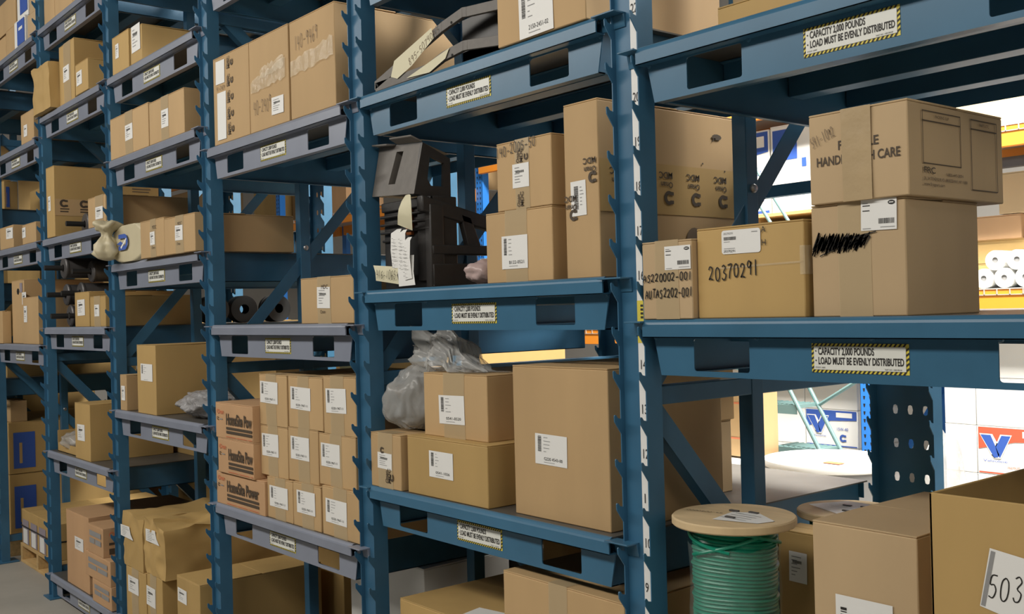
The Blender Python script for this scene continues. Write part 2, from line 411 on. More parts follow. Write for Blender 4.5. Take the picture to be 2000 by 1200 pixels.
def make_shelf(label, SHELF, DECK):
    t = thing('storage_shelf', label, 'shelf', (0, 0, 0), 0, 'blue drop-in storage shelves')
    b = MB(); b.box(.05, .010, DT - .004, 1.124, 1.10, DT); b.build('deck', DECK, t)
    b = MB(); prof = [(0, -.033), (0, -.004), (.002, .001), (.006, .0055), (.011, DT + .0003), (.014, DT + .0003), (.014, DT - .005), (.004, -.006), (.004, -.033)]
    b.prism([(.05, y, z) for y, z in prof], (1.074, 0, 0)); b.box(.05, 0, -.033, 1.124, .03, -.031); b.build('front_lip', SHELF, t)
    b = MB(); y0, y1 = .03, .033; zt, zb, h0, h1 = -.003, -.119, -.036, -.107
    b.prism([(.052, y0, zt), (.175, y0, zt), (.175, y0, zb), (.078, y0, zb)], (0, .003, 0))
    b.prism([(.995, y0, zt), (1.122, y0, zt), (1.098, y0, zb), (.995, y0, zb)], (0, .003, 0))
    b.box(.325, y0, zb, .845, y1, zt)
    for a, c in ((.175, .325), (.845, .995)):
        r = .006
        arc = lambda cx, cz, a0: [(cx + r * cos(a0 + k * pi / 6), y0, cz + r * sin(a0 + k * pi / 6)) for k in range(4)]
        b.prism([(a, y0, zt), (c, y0, zt), (c, y0, h0 - r)] + [p for p in arc(c - r, h0 - r, 0)][1:] + [p for p in arc(a + r, h0 - r, pi / 2)], (0, .003, 0))
        b.prism([(c, y0, zb), (a, y0, zb), (a, y0, h1 + r)] + arc(a + r, h1 + r, pi)[1:] + arc(c - r, h1 + r, 1.5 * pi), (0, .003, 0))
    b.box(.078, .033, zb, 1.098, .055, zb + .003)
    for x in (.055, .335, .60, .84, 1.10): b.lathe([(.0, .0), (.006, 0), (.0045, .004), (0, .005)], 8, 0, Matrix.Translation((x + .01, .03, -.034)) @ Matrix.Rotation(pi / 2, 4, 'X'))
    ap = b.build('front_apron', SHELF, t)
    for sx in (.078, 1.095):
        b = MB(); b.box(sx, .033, zb, sx + .003, 1.095, DT - .004); b.box(min(sx, sx - .012 if sx > .5 else sx), .06, zb, sx + (.015 if sx < .5 else .003), 1.09, zb + .003)
        b.prism([(sx, .033, -.003), (sx, .033, zb), (.054 if sx < .5 else 1.124, .030, -.003)], (.002, 0, 0))
        b.build('side_panel', BLUE, t)
    for y in (.30, .56, .82):
        b = MB(); b.box(.083, y - .03, -.052, 1.09, y + .03, DT - .005); b.box(.083, y - .042, -.002, 1.09, y + .042, DT - .0045); b.build('rib', BLUE, t, .002)
    b = MB(); b.box(.06, 1.092, -.045, 1.115, 1.095, DT - .004); b.build('rear_flange', BLUE, t)
    for x0, x1 in ((.004, .054), (1.12, 1.196)):
        b = MB(); b.box(x0, -.012, .0, x1, .03, .004); b.prism([(x0, .02, 0), (x0, .026, -.03), (x0, .03, -.03), (x0, .03, 0)], (x1 - x0, 0, 0)); b.build('hook_tab', SHELF, t, .001)
    capacity_sign(ap)
    return t
SH = [  # bay, level, label; grey sheen is painted on the fronts
 (5, 6, 'blue steel shelf nearest the camera, above the two stacked cartons marked handle with care'),
 (5, 0, 'blue steel shelf carrying four cartons with black handwriting, nearest at right'),
 (5, -10, 'low blue shelf under the green cable reel and open carton'),
 (4, 11, 'blue shelf above the bent black brackets, seen only from below'),
 (4, 7, 'blue shelf holding bent black brackets with cream tags and one labelled carton'),
 (4, 1, 'blue shelf holding the big black moulded part and tall taped carton'),
 (4, -5, 'blue shelf holding the tall plain carton and the grey plastic bag'),
 (4, -14, 'floor level shelf under the two cartons below the grey bag shelf'),
 (3, 13.65, 'high blue shelf above the row of three cartons, seen only from below'),
 (3, 7, 'grey-sheened blue shelf with a row of three big taped cartons filling it'),
 (3, 0, 'grey-sheened blue shelf with one small carton at its right end and dark rolls behind'),
 (3, -7, 'grey-sheened blue shelf with nine small labelled cartons stacked beside three cartons with bold print'),
 (3, -14, 'floor level shelf of the bay below the nine stacked small cartons'),
 (2, 17, 'top blue shelf of third bay from left, above the small double carton row'),
 (2, 12, 'grey-sheened blue shelf with two cartons, high up between the second and third posts'),
 (2, 8, 'grey-sheened blue shelf with two wide cartons side by side, each with white label'),
 (2, 3, 'grey-sheened blue shelf carrying the beige bag with blue D and two low cartons'),
 (2, -4, 'grey-sheened blue shelf carrying a tall carton and bubble wrap bundle'),
 (2, -14, 'floor level shelf under the two crumpled carton stacks'),
 (1, 17, 'topmost grey-sheened shelf at upper left with three cartons cut by the picture edge'),
 (1, 12, 'grey-sheened shelf at upper left holding a crushed carton and two clean cartons'),
 (1, 5, 'grey-sheened shelf holding the tall printed carton and single black roller'),
 (1, 0, 'grey-sheened shelf holding the stack of black rollers and two small cartons'),
 (1, -7, 'grey-sheened shelf holding one upright carton and a tray of plastic bags'),
 (1, -14, 'grey-sheened shelf at floor level with tall and printed cartons, lower left'),
 (0, 17, 'leftmost high shelf, loaded with white and blue cartons'),
 (0, 11, 'leftmost shelf with one small carton at its right end, under the white and blue cartons'),
 (0, 5, 'leftmost shelf with two low cartons, at mid height'),
 (0, -1, 'leftmost lowest shelf, with three upright cartons, above the strapped pallet load'),
 (-1, 3, 'dim shelf beyond the leftmost frame at eye height'),
 (-1, -3.4, 'dim shelf beyond the leftmost frame above the huge brown cartons'),
 (-1, 16, 'dark shelf beyond the leftmost frame, high up'),
 (-1, 8, 'dark shelf beyond the leftmost frame carrying brown and blue cartons'),
]
shelf0 = {}
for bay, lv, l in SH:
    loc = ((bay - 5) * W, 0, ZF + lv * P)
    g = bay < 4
    if g not in shelf0: shelf0[g] = make_shelf(l, SHEEN_SHELF if g else SHELF, DECK); shelf0[g].location = loc
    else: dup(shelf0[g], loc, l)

# ------------------------------------------------------------ cartons
def carton_body(w, d, h, seed, crush=0.0, bulge=0.0015):
    bm = bmesh.new(); bmesh.ops.create_cube(bm, size=1)
    bmesh.ops.scale(bm, vec=(w, d, h), verts=bm.verts); bmesh.ops.translate(bm, vec=(0, 0, h / 2), verts=bm.verts)
    bmesh.ops.subdivide_edges(bm, edges=bm.edges, cuts=5 if not crush else 15, use_grid_fill=True)
    off = Vector((seed * 7.3, seed * 3.1, seed * 1.7))
    for v in bm.verts:
        x, y, z = v.co; nx, ny, nz = x / (w / 2), y / (d / 2), (z - h / 2) / (h / 2)
        g = (1 - nz * nz)
        if abs(ny) > .99: v.co.y += (bulge * g * (1 - nx * nx)) * (1 if ny > 0 else -1)
        if abs(nx) > .99: v.co.x += (bulge * 1.4 * g * (1 - ny * ny)) * (1 if nx > 0 else -1)
        if crush:
            n = noise.noise_vector(v.co * 7 + off); n2 = noise.noise_vector(v.co * 17 + off); cr = abs(noise.noise(v.co * 11 + off))
            v.co += Vector((nx * (abs(nx) > .99), ny * (abs(ny) > .99), 0)) * (crush * .9 * (.35 - cr))
            k = max(0.0, nz + .35)
            amt = crush * (0.25 + k)
            v.co += Vector((n.x * .6, n.y * .4, n.z)) * amt + n2 * amt * .35
            if nz > .6: v.co.z -= crush * (1.2 if nx > 0 else .5) * max(0, (nz - .6)) * 2
            if v.co.z < 0: v.co.z = 0
    me = bpy.data.meshes.new('body'); bm.to_mesh(me); bm.free()
    for p in me.polygons: p.use_smooth = True
    me.set_sharp_from_angle(angle=rad(40))
    return me
def shipping_label(root, fm, kind, u0, v0, u1, v1, text, seed):
    rg = random.Random(seed); w_, h_ = u1 - u0, v1 - v0
    a = rad(rg.uniform(-1.5, 1.5)); cu, cv = (u0 + u1) / 2, (v0 + v1) / 2
    g = lambda u, v, o: fm(cu + (u - w_ / 2) * cos(a) - (v - h_ / 2) * sin(a), cv + (u - w_ / 2) * sin(a) + (v - h_ / 2) * cos(a), o)
    d = Decal(g)
    if kind == 'rounded':
        r = .006; pts = []
        for cx, cy, a0 in ((w_ - r, h_ - r, 0), (r, h_ - r, 90), (r, r, 180), (w_ - r, r, 270)):
            pts += [(cx + r * cos(rad(a0 + k * 30)), cy + r * sin(rad(a0 + k * 30))) for k in range(4)]
        d.poly(pts, PAPER)
    elif kind == 'bent':
        d.poly([(0, h_ * .1), (0, h_ * .95), (w_ * .7, h_), (w_ * .8, h_ * .45), (w_, h_ * .05)], PAPER)
    else: d.rect(0, 0, w_, h_, PAPER)
    L = 1
    if kind == 'ship':
        v = h_ * .93
        while v > h_ * .42:
            t = rg.choice((.006, .010, .016)) * h_; d.rect(w_ * .09, v - t, w_ * .2, v, INK, L); v -= t + rg.choice((.007, .012)) * h_
        for k in range(5): d.rect(w_ * .27, h_ * (.88 - k * .115), w_ * (.27 + rg.uniform(.05, .22)), h_ * (.88 - k * .115 + .018), GREYINK, L)
        if text: d.text(text, w_ * .28, h_ * .15, h_ * .095, INK, L, fit=w_ * .58)
        d.rect(w_ * .28, h_ * .075, w_ * .62, h_ * .09, GREYINK, L)
    elif kind == 'vbar':
        v = h_ * .85
        while v > h_ * .2:
            t = rg.choice((.006, .010, .014)) * h_; d.rect(w_ * .22, v - t, w_ * .5, v, INK, L); v -= t + rg.choice((.008, .012)) * h_
        for k in range(6): d.rect(w_ * .6, h_ * (.8 - k * .1), w_ * (.66 + .2 * rg.random()), h_ * (.8 - k * .1 + .02), GREYINK, L)
    elif kind == 'oval':
        d.rect(w_ * .05, h_ * .86, w_ * .2, h_ * .885, GREYINK, L); d.rect(w_ * .05, h_ * .78, w_ * .26, h_ * .81, INK, L); d.rect(w_ * .05, h_ * .62, w_ * .25, h_ * .65, INK, L)
        d.poly([(w_ * .86 + w_ * .1 * cos(k * pi / 8), h_ * .86 + h_ * .07 * sin(k * pi / 8)) for k in range(16)], INK, L)
        d.rect(w_ * .80, h_ * .845, w_ * .92, h_ * .875, PAPER, L + 1)
        u = w_ * .5
        while u < w_ * .93:
            t = rg.choice((.006, .010, .014)) * w_; d.rect(u, h_ * .2, u + t, h_ * .37, INK, L); u += t + rg.choice((.007, .012)) * w_
        d.rect(w_ * .05, h_ * .05, w_ * .28, h_ * .07, GREYINK, L); d.rect(w_ * .55, h_ * .08, w_ * .95, h_ * .10, GREYINK, L)
    elif kind == 'rounded':
        d.text('20370291', w_ * .05, h_ * .82, h_ * .085, GREYINK, L, fit=w_ * .25)
        u = w_ * .06
        while u < w_ * .38:
            t = rg.choice((.006, .011)) * w_; d.rect(u, h_ * .58, u + t, h_ * .72, INK, L); u += t + .008 * w_
        d.rect(w_ * .06, h_ * .5, w_ * .22, h_ * .52, GREYINK, L)
        d.rect(w_ * .06, h_ * .22, w_ * .35, h_ * .24, GREYINK, L); d.text('20370291', w_ * .05, h_ * .07, h_ * .1, INK, L, fit=w_ * .3)
        d.rect(w_ * .78, h_ * .85, w_ * .93, h_ * .88, GREYINK, L)
    elif kind in ('plain', 'bent'):
        for k in range(6):
            d.rect(w_ * .14, h_ * (.82 - k * .12), w_ * (.2 + rg.uniform(.15, .5)), h_ * (.82 - k * .12 + .03), GREYINK, L)
        if kind == 'plain':
            u = w_ * .2
            while u < w_ * .7: d.rect(u, h_ * .62, u + .02 * w_, h_ * .72, INK, L); u += .04 * w_
    return d.done('shipping_label', root, 'white printed label')
DIM = {}
def carton(label, x, y, z, w, d, h, k='tan', tape=None, labels=(), seed=1, group=None, crush=0.0, rot=0.0, flaps=True, bulge=.0015, cat='cardboard box', tapemat=None, name='cardboard_box', tapeh=None):
    t = thing(name, label, cat, (x + w / 2, y + d / 2, z), rot, group)
    me = carton_body(w, d, h - (.004 if flaps else 0), seed, crush, bulge); me.materials.append(K[k])
    o = bpy.data.objects.new('body', me); COL.objects.link(o); o.parent = t
    if not crush:
        m = o.modifiers.new('soft_edges', 'BEVEL'); m.width = .0025; m.segments = 2; m.limit_method = 'ANGLE'; m.angle_limit = rad(50)
    rg = random.Random(seed * 31)
    if flaps and not crush:
        gap = .0012
        for s in (-1, 1):
            b = MB(); y0, y1 = (-d / 2, -gap) if s < 0 else (gap, d / 2); wob = rg.uniform(0, .0035)
            v = [(-w / 2, y0, h - .004), (w / 2, y0, h - .004), (w / 2, y1, h - .004 + (wob if s < 0 else 0)), (-w / 2, y1, h - .004)]
            if s < 0: b.prism([v[0], v[1], v[2], v[3]], (0, 0, .004))
            else: b.prism([v[0], v[1], (v[2][0], v[2][1], h - .004), v[3]], (0, 0, .004))
            b.build('top_flap', K[k], t, .0012, seg=1)
    if tape:
        u0, u1 = tape; b = MB(); e = .0008 + bulge * .9
        vb = 0.0 if tapeh is None else h - tapeh
        n = 8; pts = []
        for i in range(n + 1):
            v = vb + (h + .0012 - vb) * i / n; g = 1 - ((v - h / 2) / (h / 2)) ** 2
            pts.append((-d / 2 - .0007 - bulge * max(0, g) * .98, v))
        pts.append((-d / 2 + .05, h + .0015))
        vv = []
        for yy, zz in pts: vv += [(u0 - w / 2, yy, zz), (u1 - w / 2, yy, zz)]
        b.add(vv, [(2 * i, 2 * i + 1, 2 * i + 3, 2 * i + 2) for i in range(len(pts) - 1)])
        b.build('packing_tape', tapemat or TAPE, t)
    for i, (kind, a, v0, c, v1, s) in enumerate(labels):
        shipping_label(t, fmap_front(w, d, bulge + (.004 if crush else 0)), kind, a, v0, c, v1, s, seed * 11 + i)
    DIM[t.name] = (w, d, h)
    return t

# carton positions: x, y, z of front left base corner, width, depth, height, tape strip, labels
BOX={
 'b5a':(0.051, 0.005, 1.598, 0.156, 0.4, 0.174, (0.04, 0.109), [('oval', 0.07, 0.109, 0.145, 0.161, '')]),
 'b5b':(0.2, 0.02, 1.598, 0.272, 0.55, 0.194, None, [('rounded', 0.07, 0.135, 0.17, 0.185, '')]),
 'b5c':(0.483, 0.03, 1.598, 0.199, 0.27, 0.218, (0.06, 0.13), [('oval', 0.111, 0.16, 0.184, 0.218, '')]),
 'b5d':(0.49, 0.02, 1.816, 0.207, 0.36, 0.175, (0.073, 0.126), []),
 'b4t':(-0.445, 0.0, 2.32, 0.337, 0.5, 0.36, None, [('ship', 0.092, 0.002, 0.223, 0.122, '2150-2451-02')]),
 'b4lo':(-0.555, 0.03, 1.701, 0.273, 0.35, 0.191, (0.084, 0.175), [('ship', 0.07, 0.036, 0.177, 0.124, 'B122-0521')]),
 'b4up':(-0.501, 0.03, 1.893, 0.222, 0.33, 0.183, (0.079, 0.137), [('plain', 0.069, 0.056, 0.136, 0.119, '')]),
 'b4tall':(-0.23, 0.03, 1.701, 0.121, 0.58, 0.434, None, [('vbar', 0.024, 0.154, 0.078, 0.24, '')]),
 'b4small':(-1.16, 0.01, 1.083, 0.18, 0.4, 0.171, (0.044, 0.128), [('plain', 0.043, 0.06, 0.124, 0.11, '')]),
 'b4long':(-0.956, 0.019, 1.083, 0.395, 0.5, 0.174, None, [('ship', 0.118, 0.061, 0.237, 0.138, '0541-1026')]),
 'b4on':(-0.92, 0.06, 1.257, 0.312, 0.5, 0.189, (0.103, 0.207), [('ship', 0.081, 0.041, 0.207, 0.125, '0541-0520')]),
 'b4big':(-0.469, 0.04, 1.083, 0.362, 0.422, 0.397, None, [('ship', 0.09, 0.142, 0.213, 0.221, 'G220 4543-00')]),
 'b3a':(-2.293, 0.01, 2.32, 0.326, 0.6, 0.349, None, [('blank', 0.031, 0.239, 0.114, 0.331, ''), ('blank', 0.039, 0.016, 0.121, 0.204, '')]),
 'b3b':(-1.962, 0.01, 2.32, 0.316, 0.6, 0.348, None, [('plain', 0.184, 0.04, 0.278, 0.103, '')]),
 'b3c':(-1.632, 0.01, 2.32, 0.315, 0.6, 0.346, None, []),
 'b3s':(-1.651, 0.04, 1.598, 0.364, 0.4, 0.161, (0.123, 0.216), [('plain', 0.122, 0.053, 0.212, 0.126, '')]),
 'h0':(-2.355, 0.01, 0.876, 0.443, 0.6, 0.131, None, []),
 'h1':(-2.311, 0.0, 1.007, 0.425, 0.6, 0.139, None, []),
 'h2':(-2.326, 0.0, 1.146, 0.38, 0.6, 0.142, None, []),
 's3':(-1.495, 0.02, 0.876, 0.244, 0.5, 0.167, (0.078, 0.167), [('ship', 0.027, 0.046, 0.168, 0.127, '0320-1967-11')]),
 's1':(-1.916, 0.02, 0.876, 0.203, 0.5, 0.153, (0.066, 0.148), [('ship', 0.024, 0.046, 0.169, 0.123, '0320-1967-11')]),
 's2':(-1.709, 0.02, 0.876, 0.202, 0.5, 0.157, (0.067, 0.154), [('ship', 0.032, 0.051, 0.166, 0.131, '0320-1967-11')]),
 'm1':(-1.983, 0.03, 1.029, 0.221, 0.5, 0.188, (0.065, 0.145), [('ship', 0.016, 0.074, 0.152, 0.158, '0320-1967-11')]),
 'm2':(-1.756, 0.03, 1.033, 0.222, 0.5, 0.192, (0.077, 0.161), [('ship', 0.023, 0.079, 0.161, 0.161, '0320-1967-11')]),
 'm3':(-1.527, 0.03, 1.043, 0.246, 0.5, 0.178, (0.078, 0.157), [('ship', 0.018, 0.065, 0.146, 0.145, '0320-1967-11')]),
 't1':(-1.984, 0.03, 1.218, 0.232, 0.5, 0.192, (0.057, 0.142), [('ship', 0.012, 0.084, 0.156, 0.165, '0320-1967-11')]),
 't2':(-1.747, 0.03, 1.225, 0.255, 0.5, 0.185, (0.073, 0.157), [('ship', 0.021, 0.067, 0.17, 0.147, '0320-1967-11')]),
 't3':(-1.488, 0.03, 1.221, 0.217, 0.5, 0.198, (0.05, 0.14), [('ship', 0.021, 0.074, 0.157, 0.157, '0320-1967-11')]),
 'b2a':(-3.49, 0.01, 2.835, 0.231, 0.3, 0.184, None, [('plain', 0.053, 0.071, 0.1, 0.141, '')]),
 'b2b':(-3.231, 0.01, 2.835, 0.149, 0.55, 0.166, None, [('plain', 0.02, 0.051, 0.134, 0.175, '')]),
 'b2c':(-3.547, 0.01, 2.423, 0.522, 0.5, 0.203, (0.216, 0.321), [('plain', 0.22, 0.066, 0.321, 0.14, '')]),
 'b2d':(-3.012, 0.01, 2.423, 0.41, 0.5, 0.194, (0.148, 0.238), [('plain', 0.154, 0.055, 0.237, 0.134, '')]),
 'b2e':(-3.076, -0.02, 1.907, 0.291, 0.5, 0.17, (0.127, 0.196), [('plain', 0.127, 0.055, 0.184, 0.114, '')]),
 'b2f':(-2.782, -0.02, 1.907, 0.369, 0.45, 0.16, (0.129, 0.22), [('plain', 0.129, 0.055, 0.213, 0.119, '')]),
 'b2n':(-3.49, 0.01, 1.186, 0.088, 0.4, 0.175, None, [('plain', 0.021, 0.05, 0.074, 0.121, '')]),
 'b2g':(-3.261, 0.015, 1.186, 0.24, 0.6, 0.324, None, [('ship', 0.054, 0.155, 0.205, 0.235, '')]),
 'l1':(-3.497, 0.02, 0.155, 0.271, 0.6, 0.268, (0.084, 0.177), [('plain', 0.039, 0.146, 0.183, 0.226, '')]),
 'l2':(-3.211, 0.02, 0.155, 0.193, 0.6, 0.281, (0.045, 0.125), [('plain', 0.004, 0.131, 0.117, 0.221, '')]),
 'r2':(-2.787, 0.0, 0.155, 0.252, 0.573, 0.349, None, [('plain', 0.015, 0.238, 0.115, 0.298, '')]),
 'b1x':(-4.818, 0.04, 3.351, 0.275, 0.4, 0.19, None, []),
 'b1y':(-4.537, 0.04, 3.351, 0.33, 0.4, 0.3, None, []),
 'b1z':(-4.201, 0.04, 3.351, 0.287, 0.4, 0.34, None, []),
 'b1a':(-4.835, 0.0, 2.835, 0.489, 0.35, 0.269, None, []),
 'b1b':(-4.408, 0.02, 2.835, 0.273, 0.4, 0.336, (0.085, 0.215), [('plain', 0.08, 0.123, 0.187, 0.209, '')]),
 'b1c':(-4.052, 0.0, 2.835, 0.21, 0.3, 0.163, None, [('plain', 0.027, 0.045, 0.118, 0.119, '')]),
 'b1d':(-4.647, 0.0, 2.114, 0.156, 0.6, 0.404, None, [('plain', 0.042, 0.152, 0.091, 0.236, '')]),
 'b1e':(-3.925, 0.01, 2.114, 0.329, 0.441, 0.156, (0.12, 0.249), [('plain', 0.127, 0.036, 0.244, 0.099, '')]),
 'b1f':(-4.257, 0.03, 1.598, 0.247, 0.5, 0.189, None, [('plain', 0.051, 0.061, 0.181, 0.148, '')]),
 'b1g':(-3.991, 0.03, 1.598, 0.245, 0.487, 0.159, (0.066, 0.166), [('plain', 0.075, 0.054, 0.152, 0.115, '')]),
 'b1h':(-4.272, 0.02, 0.876, 0.26, 0.45, 0.306, None, [('plain', 0.048, 0.103, 0.176, 0.191, '')]),
 'b1i':(-4.478, 0.02, 0.155, 0.413, 0.6, 0.413, None, [('plain', 0.159, 0.214, 0.311, 0.284, '')]),
 'b0a':(-6.903, 0.3, 3.351, 0.446, 0.4, 0.426, None, []),
 'b0c':(-5.199, 0.01, 2.732, 0.284, 0.5, 0.184, None, [('plain', 0.072, 0.039, 0.148, 0.11, '')]),
 'b0d':(-5.783, 0.01, 2.114, 0.341, 0.45, 0.145, None, [('plain', 0.173, 0.06, 0.34, 0.13, '')]),
 'b0e':(-5.222, 0.01, 2.114, 0.3, 0.5, 0.122, None, [('plain', 0.004, 0.041, 0.082, 0.104, '')]),
 'b0f':(-6.109, 0.1, 1.495, 0.372, 0.5, 0.412, None, [('plain', 0.26, 0.25, 0.358, 0.329, '')]),
 'b0g':(-5.338, 0.03, 1.495, 0.35, 0.5, 0.292, None, [('plain', 0.033, 0.136, 0.108, 0.239, '')]),
 'hb0':(-3.967, 0.0, 0.155, 0.43, 0.5, 0.12, None, []),
 'hb1':(-4.075, 0.0, 0.275, 0.47, 0.5, 0.13, None, []),
 'hb2':(-4.023, 0.0, 0.405, 0.243, 0.4, 0.151, None, []),
 'c1':(-3.515, 0.02, 0.423, 0.28, 0.6, 0.263, None, [('bent', -0.021, 0.134, 0.155, 0.198, '')]),
 'c2':(-3.227, 0.02, 0.436, 0.256, 0.6, 0.257, None, [('bent', 0.039, 0.149, 0.21, 0.215, '')]),
}

LAB = {
 'b5a': ('small carton with handwriting AS220002-001, leftmost on the nearest shelf', 'grey'),
 'b5b': ('wide carton with big handwritten 20370291 on nearest shelf', 'gold'),
 'b5c': ('large carton with black scribbled-out writing, bottom of the pair at right', 'grey'),
 'b5d': ('carton printed handle with care, on top of the scribbled carton', 'grey'),
 'b4t': ('carton with tall white barcode label resting beside bent black brackets', 'tan'),
 'b4lo': ('taped carton with white barcode label, lower of two beside the pinkish bag', 'tan'),
 'b4up': ('carton handwritten 140-2005-50, upper of two beside the black moulded part', 'tan'),
 'b4tall': ('tall narrow carton with printed tape band, right of the two stacked cartons', 'tan'),
 'b4small': ('small taped carton under the grey plastic bag, left end of its shelf', 'tan'),
 'b4long': ('long low carton with white label, under another carton beside the grey bag', 'gold'),
 'b4on': ('taped carton with white label resting on top of the long low carton', 'tan'),
 'b4big': ('large tall plain carton with white label at right end of its shelf', 'tan'),
 'b3a': ('left carton of the big three in a row, with two blank white labels', 'tan'),
 'b3b': ('middle carton of the big three in a row, with tape and small label', 'tan'),
 'b3c': ('right carton of the big three in a row, with clear tape band', 'tan'),
 'b3s': ('single small carton with taped cream label, right end of otherwise dark shelf', 'tan'),
 'h0': ('bottom carton of three with bold black print, beside the nine small cartons', 'pink'),
 'h1': ('middle carton of three with bold black print, beside the nine small cartons', 'pink'),
 'h2': ('top carton of three with bold black print, beside the nine small cartons', 'pink'),
 's1': ('small labelled carton, bottom row left, next to the lowest carton with bold print', 'tan'),
 's2': ('small labelled carton, bottom row middle of the nine', 'tan'),
 's3': ('small labelled carton, bottom row right of the nine', 'tan'),
 'm1': ('small labelled carton, middle row left of the nine', 'tan'),
 'm2': ('small labelled carton, centre of the nine', 'tan'),
 'm3': ('small labelled carton, middle row right of the nine', 'tan'),
 't1': ('small labelled carton, top row left of the nine', 'tan'),
 't2': ('small labelled carton, top row middle of the nine', 'tan'),
 't3': ('small labelled carton, top row right of the nine', 'tan'),
 'b2a': ('narrow carton with label, left of two high on third bay', 'gold'),
 'b2b': ('long carton end-on with label, right of the narrow carton high up', 'gold'),
 'b2c': ('left of two wide cartons side by side in the third bay, plain top', 'tan'),
 'b2d': ('right of two wide cartons side by side in the third bay', 'tan'),
 'b2e': ('low carton right beside the beige bag with blue D', 'tan'),
 'b2f': ('low wide carton with label, right of the one touching the beige bag', 'tan'),
 'b2n': ('very narrow small carton left of the big carton and bubble wrap', 'tan'),
 'b2g': ('big deep carton with one white label beside bubble wrap bundle', 'gold'),
 'l1': ('lower left carton under the crumpled carton with a bent label', 'gold'),
 'l2': ('lower right carton under the crushed and torn carton', 'gold'),
 'r2': ('long carton reaching behind the post, right of the crushed cartons', 'gold'),
 'c1': ('crumpled carton with bent white label, left of the two crushed ones', 'gold'),
 'c2': ('crushed torn carton with dented top corner, right of the two crushed ones', 'gold'),
 'b1x': ('left carton of three on the topmost left shelf', 'tan'),
 'b1y': ('middle carton of three on the topmost left shelf', 'tan'),
 'b1z': ('right carton of three on the topmost left shelf, cut by picture edge', 'tan'),
 'b1a': ('dented open carton hanging over the shelf edge at upper left', 'gold'),
 'b1b': ('tall carton with white label between the dented and short cartons', 'gold'),
 'b1c': ('short carton in front corner beside the tall labelled carton', 'gold'),
 'b1d': ('tall carton with printed tape band beside the single black roller', 'gold'),
 'b1e': ('long low carton with label behind the beige bag', 'tan'),
 'b1f': ('left of two small labelled cartons beside the black roller stack', 'gold'),
 'b1g': ('right of two small labelled cartons beside the black roller stack', 'gold'),
 'b1h': ('upright carton with white label next to the tray of plastic bags', 'gold'),
 'b1i': ('tall carton with white label on the floor level shelf at lower left', 'pink'),
 'hb0': ('bottom printed carton of three lying beside tall carton at floor level', 'pink'),
 'hb1': ('middle printed carton of three lying beside tall carton at floor level', 'pink'),
 'hb2': ('top printed carton with red side print beside tall carton at floor level', 'pink'),
 'b0c': ('small carton at right end of the far left shelf under white and blue cartons', 'tan'),
 'b0d': ('low wide carton with label on the leftmost mid shelf', 'tan'),
 'b0e': ('low carton with label at right end of the leftmost mid shelf', 'tan'),
 'b0f': ('tall carton with a hand hole behind a shorter one on leftmost low shelf', 'tan'),
 'b0g': ('carton with torn tape on the leftmost low shelf, nearest the post', 'tan'),
}
FIX = {'b5a': dict(w=.146), 't1': dict(w=.224), 'c1': dict(w=.265), 'b4t': dict(h=.268), 'b2f': dict(w=.338), 'b1x': dict(x=-4.75, w=.205), 'h0': dict(w=.437), 'h1': dict(w=.325), 'h2': dict(w=.339), 'b1a': dict(x=-4.755, y=-.03, w=.34), 'b1e': dict(w=.28), 'hb0': dict(w=.30), 'hb1': dict(w=.40), 'b1i': dict(w=.398),
       'b0f': dict(x=-5.72, y=.06, w=.30), 'b4small': dict(x=-1.152, w=.172), 't2': dict(w=.252), 'b3a': dict(d=.49), 'b3b': dict(d=.49), 'b3c': dict(d=.49)}
NOLAB = {'b2g'}
GRP = {}
for q in ('s1', 's2', 's3', 'm1', 'm2', 'm3', 't1', 't2', 't3'): GRP[q] = 'small labelled cartons stacked three by three'
for q in ('h0', 'h1', 'h2', 'hb0', 'hb1', 'hb2'): GRP[q] = 'cartons with bold black print'
for q in ('b3a', 'b3b', 'b3c'): GRP[q] = 'big cartons in a row'
BX = {}
for i, (k, (x, y, z, w_, d_, h_, tp, lb)) in enumerate(BOX.items()):
    if k == 'b0a': continue
    f = FIX.get(k, {}); x = f.get('x', x); y = f.get('y', y); w_ = f.get('w', w_); d_ = f.get('d', d_); h_ = f.get('h', h_)
    lab, kind = LAB[k]
    BX[k] = carton(lab, x, y, z, w_, d_, h_, kind, tp, lb, seed=i + 3, group=GRP.get(k, 'cardboard cartons on the rack'),
                   crush={'c1': .012, 'c2': .022, 'b1a': .014}.get(k, 0), flaps=k not in ('c1', 'c2', 'b1a'), bulge=.004 if k in ('c1', 'c2', 'l1', 'l2') else .0015)
    DIM[k] = (w_, d_, h_)
def front(k, lay=0.0018): w_, d_, h_ = DIM[k]; return Decal(fmap_front(w_, d_, lay))
def right(k, lay=0.0022): w_, d_, h_ = DIM[k]; return Decal(fmap_right(w_, d_, lay))

